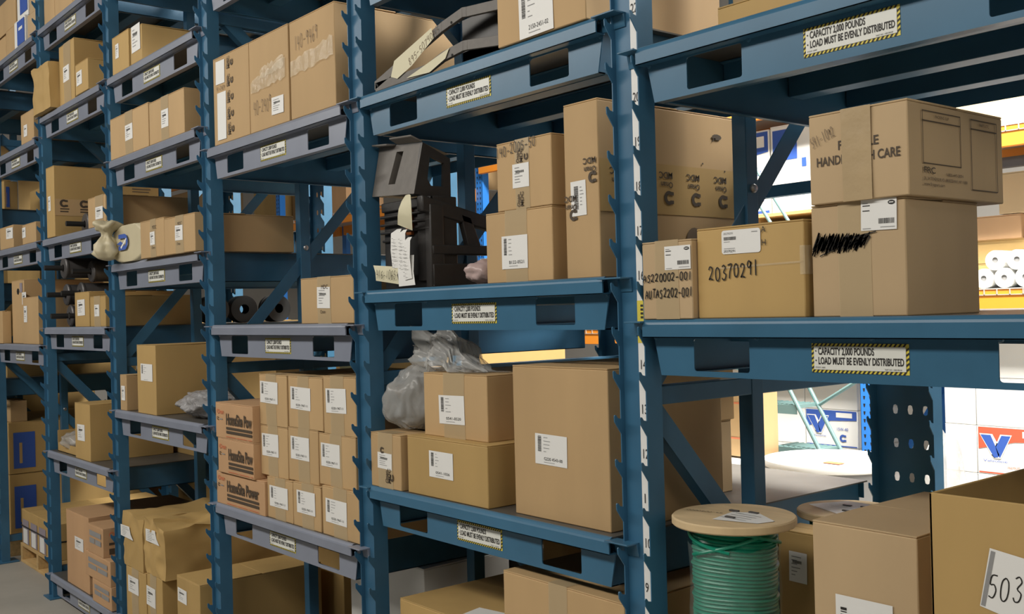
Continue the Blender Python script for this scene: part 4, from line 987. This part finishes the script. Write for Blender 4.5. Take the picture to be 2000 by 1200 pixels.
# beige bag with blue D
t = blob('printed_bag', 'beige plastic bag with blue D mark and tied neck hanging over the shelf end', 'bag', (-3.275, .115, ZF + 3 * P + DT), (.195, .135, .090), CLOTH, 12, .06, 2.2, sub=5,
         shape=lambda p: (max(-1, min(1, p.x * 1.7)), max(-.95, min(.95, p.y * 1.5)), max(-.97, min(.97, p.z * 1.35))))
bm = bmesh.new(); bmesh.ops.create_icosphere(bm, subdivisions=4, radius=1)
for v in bm.verts:
    n = v.co.normalized(); t_ = (n.z + 1) / 2; a = math.atan2(n.y, n.x); hl = math.hypot(n.x, n.y)
    pf = ((0, .50), (.2, .95), (.45, .85), (.62, .36), (.72, .40), (.9, 1.0), (1.001, .85))
    for (t0, r0), (t1, r1) in zip(pf, pf[1:]):
        if t0 <= t_ <= t1: rr = r0 + (r1 - r0) * (t_ - t0) / (t1 - t0)
    rr *= min(1, hl * 2.2) * (1 + .16 * sin(5 * a + t_ * 3) + .25 * noise.noise(n * 3 + Vector((8, 1, 5))))
    v.co = Vector((-.175 + rr * cos(a) * .066, -.165 + rr * sin(a) * .066, .106 + n.z * .095 + .012 * sin(3 * a) * (t_ > .8)))
me = bpy.data.meshes.new('film'); bm.to_mesh(me); bm.free(); me.materials.append(CLOTH)
for p in me.polygons: p.use_smooth = True
o = bpy.data.objects.new('tied_neck', me); COL.objects.link(o); o.parent = t
d = Decal(lambda u, v, o: (u - .035, -.137 - o, v))
def ring(a0, a1, ro, ri, cx, cz, sx):
    for k in range(a0, a1, 10):
        f = lambda a, r: (cx + sx * r * cos(rad(a)), cz + r * sin(rad(a))); d.poly([f(k, ro), f(k + 10, ro), f(k + 10, ri), f(k, ri)], CBLUE)
ring(-90, 90, .038, .018, .02, .094, 1.25); d.rect(-.06, .112, .02, .132, CBLUE); d.rect(-.06, .056, .02, .076, CBLUE); d.poly([(-.085, .088), (-.03, .10), (.0, .088), (-.03, .078)], CBLUE); d.poly([(-.02, .062), (.055, .105), (.05, .112), (-.03, .07)], PAPER, 2)
d.done('blue_d_mark', t)

# bent black brackets on the high shelf
def bracket(label, prof, z0, plate_y, tagpts, word):
    t = thing('bent_bracket', label, 'bracket', (0, .015, z0))
    b = MB(); n = len(prof); th = .028
    for i in range(n - 1):
        (x0, a0), (x1, a1) = prof[i], prof[i + 1]
        b.prism([(x0, 0, a0), (x1, 0, a1), (x1, 0, a1 - th), (x0, 0, a0 - th)], (0, .012, 0))
    b.build('front_flange', GREYP, t, .001)
    (x0, a0), (x1, a1) = prof[-2], prof[-1]
    b = MB(); xw = -.70; b.prism([(xw, .06, prof[-3][1] - .01), (x0, .06, a0 - .004), (x0, .06, max(.002, a0 - .16)), (xw, .06, max(.002, prof[-3][1] - .16))], (0, .004, 0)); b.prism([(x0, .012, a0 - .002), (x1, .012, a1 - .002), (x1, .012, a1 - .006), (x0, .012, a0 - .006)], (0, plate_y, 0)); b.prism([(x0, .06, a0 - .006), (x1, .06, a1 - .006), (x1, .06, max(.002, a1 - .16)), (x0, .06, max(.002, a0 - .16))], (0, .004, 0))
    b.build('plate', BLACKP, t)
    for (x, z) in ((prof[0][0] + .015, prof[0][1] - .012), (prof[-2][0] - .07, prof[-2][1] - .028)):
        b = MB(); b.lathe([(0, 0), (.004, 0), (.004, .001), (0, .001)], 8, 0, Matrix.Translation((x, -.0005, z)) @ Matrix.Rotation(pi / 2, 4, 'X')); b.build('bolt_hole', HOLE, t)
    q = thing('cream_tag', ('upper' if word else 'lower') + ' cream paper tag stuck along the bent black bracket', 'tag', (0, .015, z0)); dd = Decal(lambda u, v, o: (u, -.003 - o, v)); dd.poly(tagpts, CREAM)
    if word:
        dd.hand('895-5074045', -.88, tagpts[0][1] - z0 * 0 + .012, .022, .17, m=FAINT, rot=.44, wd=.0018)
    dd.done('paper', q)
    return t
zb = ZF + 7 * P + DT
bracket('upper bent black bracket tilted on the lower one, with cream handwritten tag', [(-1.085, .035), (-.94, .075), (-.72, .137), (-.62, .155), (-.60, .152), (-.46, .138)], zb, .4, [(-.985, .030), (-.95, .018), (-.87, .042), (-.755, .098), (-.765, .130), (-.965, .075)], True)
bracket('lower bent black bracket lying flat on the high shelf, cream tag along it', [(-1.08, .030), (-.80, .032), (-.72, .052), (-.62, .062), (-.60, .060), (-.46, .042)], zb, .35, [(-.90, .010), (-.78, .004), (-.70, .028), (-.68, .054), (-.78, .034)], False)

# rollers with shafts
def make_roller(label, loc, r=.062, ln=.42):
    t = thing('conveyor_roller', label, 'roller', loc, 0, 'black steel rollers with shafts')
    M = Matrix.Rotation(-pi / 2, 4, 'X')
    b = MB(); b.lathe([(.02, 0), (r * .9, 0), (r, .006), (r, .014), (r * .93, .02), (r * .93, ln - .02), (r, ln - .014), (r, ln - .006), (r * .9, ln), (.02, ln)], 28, 0, M); b.build('drum', DSTEEL, t)
    b = MB(); b.tube([(0, -.10, 0), (0, 0, 0)], .0145, 12); b.build('shaft', RUBBER, t); b = MB(); b.tube([(0, ln, 0), (0, ln + .06, 0)], .0145, 12); b.build('shaft', RUBBER, t)
    return t
rl = make_roller('single black roller lying in front of the tall printed carton', (-4.35, .12, ZF + 5 * P + DT + .063))
for k, (x, y, z, l) in enumerate(((-4.46, .03, .335, 'topmost black roller of the roller stack on its shelf'), (-4.60, .10, .062, 'lower left black roller of the roller stack'), (-4.465, .06, .063, 'lower right black roller of the roller stack'),
        (-4.53, .06, .185, 'left black roller in the middle row of the roller stack'), (-4.40, .10, .19, 'right black roller in the middle row of the roller stack'), (-4.335, .12, .062, 'rear black roller of the bottom row of the roller stack'), (-4.328, .14, .31, 'upper right black roller partly behind the topmost one'))):
    dup(rl, (x, y, ZF + DT + z), l)
def roll(label, loc, r, ln, rot):
    t = thing('black_rubber_roll', label, 'roll', loc, rot, 'dark rolls behind the small carton')
    b = MB(); b.lathe([(r * .35, 0), (r, 0), (r * 1.0, ln * .2), (r * .94, ln * .25), (r, ln * .3), (r, ln), (r * .35, ln)], 28, 0, Matrix.Translation((0, 0, r)) @ Matrix.Rotation(pi / 2, 4, 'Y')); b.build('roll_body', RUBBER, t)
roll('left dark rubber roll seen behind the diagonal brace, past the small single carton', (-3.80, .60, ZF + DT), .075, .10, .1)
roll('middle dark rubber roll seen behind the diagonal brace, past the small single carton', (-3.80, .78, ZF + DT), .075, .10, -.1)
roll('right dark rubber roll seen behind the diagonal brace, past the small single carton', (-3.80, .97, ZF + DT), .075, .10, .1)
# tray with plastic bags
t = thing('open_tray', 'open cardboard tray of clear plastic bags at left end of its shelf', 'tray', (-4.68, .04, ZF - 7 * P + DT))
b = MB(); b.box(0, 0, 0, .36, .4, .004); b.box(0, 0, 0, .004, .4, .12); b.box(.356, 0, 0, .36, .4, .12); b.box(0, .396, 0, .36, .4, .17); b.box(0, 0, 0, .36, .004, .05); b.build('tray_body', K['gold'], t)
blob('plastic_bag', 'clear crumpled plastic bag spilling over the tray front', 'plastic bag', (-4.50, .12, ZF - 7 * P + DT + .006), (.16, .11, .06), POLY, 21, .22, 3.0)
blob('plastic_bag', 'white plastic bag at the back of the cardboard tray', 'plastic bag', (-4.48, .30, ZF - 7 * P + DT + .006), (.13, .07, .07), BUBBLE, 22, .2, 3.0)

# ------------------------------------------------------------ reels and cartons at the lower right
def reel(label, x, y, z, r, rb, h, sheet):
    t = thing('cable_reel', label, 'cable reel', (x, y, z), 0, 'plywood cable reels')
    for nm, z0 in (('bottom_flange', 0), ('top_flange', h - .019)):
        b = MB(); b.lathe([(.018, z0), (r - .003, z0), (r, z0 + .003), (r, z0 + .016), (r - .003, z0 + .019), (.018, z0 + .019), (.018, z0)], 64); b.build(nm, PLY, t)
    b = MB(); n = 90; rg = random.Random(4); pr_ = []
    turns = int((h - .038) / .0085); zz = .019
    for k in range(turns):
        rr = rb + rg.uniform(-.003, .002)
        for a in (0, 45, 90, 135): pr_.append((rr + .0042 * sin(rad(a)) - .002, zz + .0085 * a / 180))
        zz += .0085
    pr_.append((rb - .002, h - .019)); n = 56; v = []; 
    for r_, z_ in pr_:
        for k in range(n):
            a = 2 * pi * k / n; s = .004 * sin(a * 2 + z_ * 9) ; v.append((r_ * cos(a), r_ * sin(a), min(h - .019, max(.019, z_ + s))))
    b.add(v, [(i * n + k, i * n + (k + 1) % n, (i + 1) * n + (k + 1) % n, (i + 1) * n + k) for i in range(len(pr_) - 1) for k in range(n)], smooth=True)
    b.build('wound_cable', GREEN, t)
    for j, (a0, dz, zc) in enumerate(((3.6, -.03, .05), (4.3, .05, .055), (5.2, -.045, .035))):   # loose top turns crossing the lay
        b = MB(); b.tube([((rb + .006) * cos(a0 + q * .12), (rb + .006) * sin(a0 + q * .12), h - zc + dz * (q / 14 - .5)) for q in range(15)], .0042, 8); b.build('loose_cable_turn', GREEN, t)
    b = MB(); v = []; n = 48; m = 14; off = Vector((3, 2, 1))
    for i in range(m + 1):
        for k in range(n):
            a = 2 * pi * k / n; z_ = .05 + (h - .11) * i / m; rr = rb + .0075 + .006 * noise.noise(Vector((cos(a) * 4, sin(a) * 4, z_ * 14)) + off)
            v.append((rr * cos(a), rr * sin(a), z_ + .012 * noise.noise(Vector((cos(a) * 2, sin(a) * 2, i)))))
    b.add(v, [(i * n + k, i * n + (k + 1) % n, (i + 1) * n + (k + 1) % n, (i + 1) * n + k) for i in range(m) for k in range(n)], smooth=True)
    b.build('stretch_film', FILM, t)
    d = Decal(lambda u, v_, o: (u, v_, h + .0012 + o))
    d.poly(sheet, PAPER)
    c0 = Vector((sum(p[0] for p in sheet) / len(sheet), sum(p[1] for p in sheet) / len(sheet)))
    for k in range(4): d.rect(c0.x - .05, c0.y - .03 + k * .018, c0.x + .02, c0.y - .027 + k * .018, GREYINK)
    d.done('paper_sheet', t)
    for x_, y_ in ((-.022, .03), (.018, -.035), (.025, .04)):
        b = MB(); b.box(x_ - .012, y_ - .004, h, x_ + .012, y_ + .004, h + .004); b.build('staple', DSTEEL, t)
    return t
zl = ZF - 10 * P + DT
r1 = reel('plywood reel of green cable wrapped in film, in front of the brace', .188, .135, zl, .138, .0935, 1.154 - zl, [(.0, -.075), (.10, -.045), (.112, .0), (.03, .05), (-.02, .02)])
d = Decal(lambda u, v, o: (u, v, 1.154 - zl + .0012 + o)); d.hand('0000#00-44', -.11, -.035, .011, .09, rot=.25, m=BROWNINK, wd=.0014); d.done('handwriting', r1)
reel('second plywood reel, white sheet on its flange, behind the tan carton', .115, .70, zl, .132, .09, 1.078 - zl, [(-.11, -.02), (.02, -.08), (.10, -.02), (.04, .08), (-.06, .09)])
c_ = carton('tall tan carton with barcode label between the green reel and open carton', .481, .01, zl, .218, .42, 1.203 - zl, 'grey', seed=160, group='cardboard cartons on the rack', bulge=.002,
            labels=[('ship', .05, .18, .169, 1.069 - zl, '')])
carton('low brown carton with label at the back, right of the green reel', .083, .437, zl, .30, .095, 1.062 - zl, 'gold', seed=161, group='cardboard cartons on the rack', labels=[('plain', .033, .37, .085, .445, '')])
t = thing('open_carton', 'open topped carton with handwritten 503 sheet at the right edge', 'cardboard box', (.757, -.05, zl), 0, 'cardboard cartons on the rack')
hh = 1.297 - zl; w_, d_ = .385, .52
for nm, x0, y0, x1, y1, dz in (('front_wall', 0, 0, w_, .006, .0), ('rear_wall', 0, d_ - .006, w_, d_, -.002), ('side_wall', 0, 0, .006, d_, .0), ('side_wall', w_ - .006, 0, w_, d_, 0)):
    b = MB(); b.box(x0, y0, 0, x1, y1, hh + dz); b.build(nm, K['gold'], t, .0015)
b = MB(); b.box(0, 0, 0, w_, d_, .006); b.build('base', K['gold'], t)
d = Decal(lambda u, v, o: (u, -.0015 - o, v)); sh = [(.104, 1.219 - zl), (.26, 1.196 - zl), (.245, 1.085 - zl), (.085, 1.121 - zl)]
d.poly(sh, PAPER); d.poly([(.106, 1.215 - zl), (.113, 1.214 - zl), (.094, 1.122 - zl), (.087, 1.123 - zl)], GREYINK, 1)
d.hand('503', .098, 1.140 - zl, .040, .058, wd=.0022, rot=-.06, seed=4, slant=.3); d.done('number_sheet', t, 'white sheet handwritten 503')
# rear tie bar of the nearest full bay
b = MB(); b.box(-1.09, 1.225, ZF + 4.1 * P - .02, -.11, 1.26, ZF + 4.1 * P + .02)
tag(b.build('tie_bar', BLUE), 'dark horizontal tie bar at the back, behind the printed carton', 'bar')

# ------------------------------------------------------------ rack across the rear aisle
def rack_post(x, label):
    t = thing('rack_upright', label, 'rack upright', (x, 4.3, 0), 0, 'bright blue perforated uprights across the rear aisle')
    b = MB(); b.box(-.05, 0, 0, .05, .003, 4.6); b.box(-.05, 0, 0, -.047, .08, 4.6); b.box(.047, 0, 0, .05, .08, 4.6); b.build('column', RBLUE, t)
    d = Decal(lambda u, v, o: (u, -.0006 - o, v))
    for k in range(88):
        for u in (-.022, .022):
            v = .1 + k * .05; d.poly([(u - .008, v + .014), (u - .005, v - .004), (u, v - .012), (u + .005, v - .004), (u + .008, v + .014)], HOLE)
    d.done('slot_row', t, 'dark teardrop slots')
    for dy in (.95,):
        b = MB(); b.box(-.05, dy, 0, .05, dy + .06, 4.6); b.build('rear_column', RBLUE, t)
    b = MB()
    for z in (.3, 1.3, 2.3, 3.3): b.bar((0, .08, z), (0, .95, z + .7), .03, .03); 
    b.build('lacing', RBLUE, t)
for x, l in ((-2.055, 'bright blue perforated upright just left of the black rear post'), (-6.12, 'bright blue perforated upright seen above the sloping black arm'), (-10.3, 'bright blue upright far left across the rear aisle'), (2.1, 'bright blue upright off to the right across the rear aisle'), (-14.4, 'farthest bright blue upright across the rear aisle')):
    rack_post(x, l)
def beam(x0, x1, z, label):
    t = thing('rack_beam', label, 'rack beam', ((x0 + x1) / 2, 4.26, z), 0, 'orange beams across the rear aisle')
    L = (x1 - x0) / 2
    for y in (0, .95):
        b = MB(); b.box(-L, y, -.12, L, y + .045, 0); b.build('box_beam', ORANGE, t, .003)
    b = MB(); b.box(-L, -.004, -.001, L, 1.0, .006)
    k = -L
    while k < L: b.box(k, -.006, -.035, k + .006, .002, .006); k += .075
    b.box(-L, -.006, -.035, L, -.001, -.030); b.build('wire_deck', RMETAL, t)
for x0, x1, z, l in ((-2.0, 2.05, 1.68, 'orange beam with wire deck just above the nearest shelf, at right edge'), (-2.0, 2.05, 2.62, 'orange beam with wire deck beside the printed carton, upper right edge'), (-2.0, 2.05, 3.6, 'orange beam high above the right edge'),
    (-6.07, -2.11, 3.05, 'orange beam at top of the gap left of the printed carton'), (-6.07, -2.11, 2.12, 'orange beam under the white and blue cartons on boards'), (-6.07, -2.11, 1.45, 'low orange beam behind the ladder'),
    (-10.25, -6.17, 2.80, 'orange beam seen through the slots of the black moulded part'), (-10.25, -6.17, 3.7, 'orange beam high up behind the middle bays'), (-14.35, -10.35, 2.80, 'orange beam seen past the small carton, far left'), (-14.35, -10.35, 3.7, 'highest orange beam, far left')):
    beam(x0, x1, z, l)
# second dark beam line under the upper right orange beam
b = MB(); b.box(-1.95, 4.5, 2.41, 2.05, 4.56, 2.47); tag(b.build('support_bar', DSTEEL), 'dark bar under the upper orange beam at right edge', 'bar')

def bcarton(label, x, y, z, w_, d_, h_, k='tan', seed=1, art=None, rot=0):
    t = thing('shipping_carton', label, 'cardboard box', (x + w_ / 2, y + d_ / 2, z), rot, 'cartons across the rear aisle')
    b = MB(); b.box(-w_ / 2, -d_ / 2, 0, w_ / 2, d_ / 2, h_ - .006); b.build('body', K[k], t, .004)
    b = MB(); b.box(-w_ / 2, -d_ / 2, h_ - .006, w_ / 2, -.002, h_); b.box(-w_ / 2, .002, h_ - .006, w_ / 2, d_ / 2, h_); b.build('top_flap', K[k], t)
    if art:
        col = CBLUE if 'b' in art else RED
        d = Decal(fmap_front(w_, d_, .001))
        if 'o' in art:      # oil carton: coloured band, V mark, product words
            d.poly([(.02 * w_, .98 * h_), (.98 * w_, .98 * h_), (.98 * w_, .74 * h_), (.5 * w_, .70 * h_), (.02 * w_, .52 * h_)], col)
            d.poly([(.6 * w_, .93 * h_), (.9 * w_, .93 * h_), (.9 * w_, .80 * h_), (.6 * w_, .80 * h_)], K['white'], 1)
            v_logo(d, .05 * w_, .36 * h_, .40 * w_, .46 * h_, CBLUE, K['white'])
            d.text('Valvoline', .08 * w_, .26 * h_, .05 * h_, CBLUE, 1, fit=.32 * w_)
            d.text('15W-40', .6 * w_, .45 * h_, .08 * h_, CBLUE, 1, fit=.22 * w_); c_logo(d, .72 * w_, .25 * h_, .2 * h_, CBLUE)
            d.rect(.02 * w_, .02 * h_, .98 * w_, .05 * h_, col)
            if col is RED: d.text('PREMIUM', .4 * w_, .14 * h_, .05 * h_, RED, 1, fit=.16 * w_, rot=.05)
        elif 'n' in art:    # panel
            d.rect(.05 * w_, .6 * h_, .6 * w_, .95 * h_, col); d.rect(.12 * w_, .2 * h_, .5 * w_, .26 * h_, GREYINK); d.rect(.7 * w_, .5 * h_, .8 * w_, .6 * h_, col)
        elif 's' in art: d.rect(.06 * w_, .84 * h_, .17 * w_, .97 * h_, RED); d.rect(.6 * w_, .9 * h_, .72 * w_, .92 * h_, GREYINK)
        elif 'q' in art:
            d.rect(.0, .70 * h_, w_, .725 * h_, ORINK); d.rect(.0, .23 * h_, w_, .255 * h_, ORINK); d.text('FRAGILE', .44 * w_, .30 * h_, .10 * w_, ORINK, 1, rot=pi / 2, fit=.32 * h_); d.text('FOURDRINIER', .24 * w_, .30 * h_, .08 * w_, ORINK, 1, rot=pi / 2, fit=.30 * h_)
        elif 'l' in art: d.rect(.6 * w_, .55 * h_, .85 * w_, .8 * h_, PAPER); d.rect(.63 * w_, .7 * h_, .78 * w_, .73 * h_, GREYINK)
        d.done('printed_panel', t)
    return t
BC = [
 ('white carton with blue band and V mark, left end of the rear aisle shelf', -3.26, 4.42, 2.27, .40, .4, .61, 'white', 'bo'),
 ('white carton with two blue bands, right of the V mark carton', -2.845, 4.42, 2.27, .37, .4, .62, 'white', 'bn'),
 ('white carton with small blue print behind the diagonal brace', -2.46, 4.44, 2.27, .33, .4, .60, 'white', None),
 ('pale pink carton at the top of the gap, above white cartons', -3.2, 4.62, 3.06, .6, .3, .28, 'pink', None),
 ('pale carton far left of the white and blue cartons', -3.80, 4.45, 2.27, .50, .4, .55, 'grey', None),
 ('pale carton stack beside the printed carton, over the orange beam', -1.60, 4.40, 2.63, .62, .5, .28, 'grey', None),
 ('pinkish carton right of the pale one over the orange beam', -.95, 4.40, 2.63, .6, .5, .30, 'pink', None),
 ('pale carton under the upper orange beam at right edge', -1.30, 4.58, 2.137, .55, .4, .25, 'grey', None),
 ('brown flat carton on a gold one beside the scribbled carton', -1.60, 4.58, 1.988, .43, .5, .145, 'pink', None),
 ('gold carton beside white film rolls, upper of two', -1.62, 4.60, 1.842, .75, .5, .145, 'gold', None),
 ('gold carton beside white film rolls, lower of two', -1.62, 4.60, 1.69, .75, .4, .15, 'gold', None),
 ('tan carton in the gap right of the small carton bay', -9.95, 4.45, 2.81, .55, .5, .55, 'tan', 'l'),
 ('tan carton far left in the gap over orange beam', -11.3, 4.45, 2.81, .75, .5, .50, 'gold', None),
 ('labelled tan carton far left in the gap over orange beam', -10.48 - .0, 4.6, 2.81, .45, .4, .42, 'tan', 'l'),
 ('wrapped pinkish tall carton in the gap left of the middle post', -9.35, 4.30, 2.81, .75, .5, .62, 'pink', None),
 ('pale carton left of the blue upright over the sloping black arm', -6.75, 4.45, 2.81, .42, .4, .30, 'tan', None),
 ('yellowish carton right of the blue upright over the sloping black arm', -6.02, 4.5, 3.06, .6, .4, .30, 'gold', None),
 ('ribbed pale carton behind the diagonal brace of the middle bay', -6.0, 4.5, 2.13, .6, .4, .55, 'tan', None),
 ('long pale carton seen under the middle shelf', -5.9, 4.4, 1.47, 1.2, .5, .14, 'tan', None),
 ('brown carton seen under the middle shelf at left', -6.9, 4.4, 0, .6, .5, 1.22, 'gold', None),
 ('pale carton at upper left gap behind the three big cartons', -9.4, 4.5, 3.71, .9, .5, 1.3, 'grey', None),
 ('white carton far up behind the three big cartons', -11.4, 4.5, 3.71, .8, .5, 1.5, 'white', None),
 ('pale far carton behind the low long carton of second bay', -14.2, 4.4, 2.81, .8, .5, .74, 'tan', 'l'),
 ('tall pale far carton behind the low long carton of second bay', -13.3, 4.4, 2.81, .7, .5, .72, 'grey', None),
]
for k, (l, x, y, z, w_, d_, h_, kd, art) in enumerate(BC): bcarton(l, x, y, z, w_, d_, h_, kd, 200 + k, art)
# boards under the white cartons
b = MB(); b.box(-3.9, 4.28, 2.128, -2.06, 5.1, 2.15)
for x in (-3.9, -3.0, -2.16): b.box(x, 4.28, 2.15, x + .1, 5.1, 2.24)
b.box(-3.9, 4.28, 2.24, -2.06, 5.1, 2.262)
tag(b.build('board_pallet', WOOD), 'pale wooden boards under the white and blue cartons across the rear aisle', 'pallet')
# floor stacks of white cartons
k = 0
SIDE = {0: 'left', 1: 'second', 2: 'third', 3: 'fourth', 4: 'fifth', 5: 'sixth', 6: 'seventh'}
ROW = ['bottom', 'second', 'third', 'fourth', 'top']
pallet('pallet under the white cartons left of the bright blue upright', -3.46, 4.42, 1.3, .6, .13)
pallet('pallet under the white cartons right of the black rear post', -1.62, 4.42, 1.9, .6, .13)
for col in range(3):
    for row in range(4):
        x = -3.45 + col * .415; z = .132 + row * .255
        art = 'bo' if (row == 2 and col == 2) else ('bn' if row == 0 else None)
        bcarton(f'white carton left of bright blue upright, {ROW[row]} row, {SIDE[col]} from the left', x, 4.43, z, .41, .55, .253, 'white', 300 + k, art); k += 1
for col in range(4):
    for row in range(5):
        x = -1.60 + (0, .20, .66, 1.12)[col]; wd = (.195, .455, .455, .455)[col]; z = (.132, .57, .86, 1.15, 1.4)[row]; hh = (.436, .288, .288, .288, .2)[row]
        if row == 4: continue
        art = 'ro' if (col and row == 1) else ('rs' if row == 2 else None)
        if row < 4 or True: bcarton(f'white carton right of black rear post, {ROW[row]} row, {SIDE[col]} from the left', x, 4.43, z, wd, .55, hh, 'white', 340 + k, art); k += 1
# white film rolls on the lower right beam
for k, (x, z, l) in enumerate(((-1.255, .058, 'left white film roll at the right edge'), (-1.135, .058, 'lower right white film roll at the right edge'), (-1.185, .162, 'white film roll on top of the other two'), (-1.06, .16, 'white film roll cut by the right picture edge'), (-1.015, .058, 'lowest white film roll cut by the right picture edge'))):
    t = thing('film_roll', l, 'roll', (x, 4.27, 1.686), 0, 'white film rolls on the orange rack')
    b = MB(); b.lathe([(.018, 0), (.057, 0), (.058, .003), (.058, .30), (.018, .30), (.018, 0)], 28, 0, Matrix.Translation((0, 0, z)) @ Matrix.Rotation(-pi / 2, 4, 'X')); b.build('film', K['white'], t)
    b = MB(); b.lathe([(.0, .006), (.019, .006), (.019, .002), (.0155, .002), (.0155, .02), (0, .02)], 20, 0, Matrix.Translation((0, 0, z)) @ Matrix.Rotation(-pi / 2, 4, 'X')); b.build('core', GREYINK, t)
# drums behind the rack
def drum(label, x, y, r, h):
    t = thing('steel_drum', label, 'drum', (x, y, 0), 0, 'drums in the rear aisle')
    b = MB(); b.lathe([(r * .96, 0), (r, .01), (r, h * .32), (r * 1.02, h * .34), (r, h * .36), (r, h * .64), (r * 1.02, h * .66), (r, h * .68), (r, h - .02)], 48); b.build('body', DRUMG, t)
    b = MB(); b.lathe([(r, h - .035), (r * 1.025, h - .03), (r * 1.03, h - .015), (r * 1.02, h), (r * .98, h + .002), (r * .95, h - .010), (0, h - .008)], 48); b.build('lid', DRUMW, t)
    return t
drum('drum with wide white lid in front of the ladder, right of the other drum', -1.50, 3.05, .345, .80)
drum('drum with white lid carrying a yellowish carton', -2.18, 2.95, .31, .775)
bcarton('yellowish carton with red print standing on the left drum', -2.30, 2.92, .777, .40, .22, .42, 'tan', 400, 'q')
t = thing('red_card', 'small red and white card lying on the wide white drum lid', 'card', (-1.42, 2.95, .7945)); b = MB(); b.box(-.05, -.03, 0, .05, .03, .002); b.build('card', ORINK, t)
# rolling ladder
t = thing('rolling_ladder', 'teal rolling ladder in the rear aisle behind the drums', 'ladder', (0, 3.72, 0))
def lt(name, pts, r=.014):
    b = MB(); b.tube(pts, r, 10); b.build(name, TEAL, t)
def Lx(z): return -1.88 - (z - .74) * .575     # right stringer
for y in (0, -.2):
    sh = 0 if y == 0 else .0
    lt('stringer', [(Lx(.02) + sh, y, .02), (Lx(2.35) + sh, y, 2.35)], .013)
    lt('handrail', [(Lx(1.35) + .0, y, 1.35), (Lx(1.35) + .33, y, 1.68), (Lx(2.0) + .09, y, 2.05 + .55), (Lx(2.35), y, 3.0)], .011)
    lt('rear_leg', [(Lx(2.35), y, 2.35), (Lx(2.35) - .25, y, .02)], .017); lt('base_tube', [(Lx(.06), y, .06), (Lx(2.35) - .22, y, .06)], .014)
    lt('brace', [(Lx(1.0), y, 1.0), (-1.62, y, 1.24)] if y == 0 else [(Lx(1.9), y, 1.9), (Lx(2.35) - .2, y, .9)], .011)
for k in range(9):
    z = .25 + k * .255; b = MB(); x = Lx(z)
    b.box(x - .30, -.205, z - .02, x + .0, .005, z); 
    for q in range(8): b.box(x - .30 + q * .04, -.2, z, x - .285 + q * .04, 0, z + .004)
    b.box(x - .30, -.208, z - .055, x + .0, -.204, z); b.build('step', TEAL, t)
# clear bag heap in front of the red cartons
blob('plastic_bag', 'crumpled clear plastic heap in front of the red and white cartons', 'plastic bag', (-1.36, 3.95, .0), (.12, .2, .44), POLY, 31, .2, 2.6)
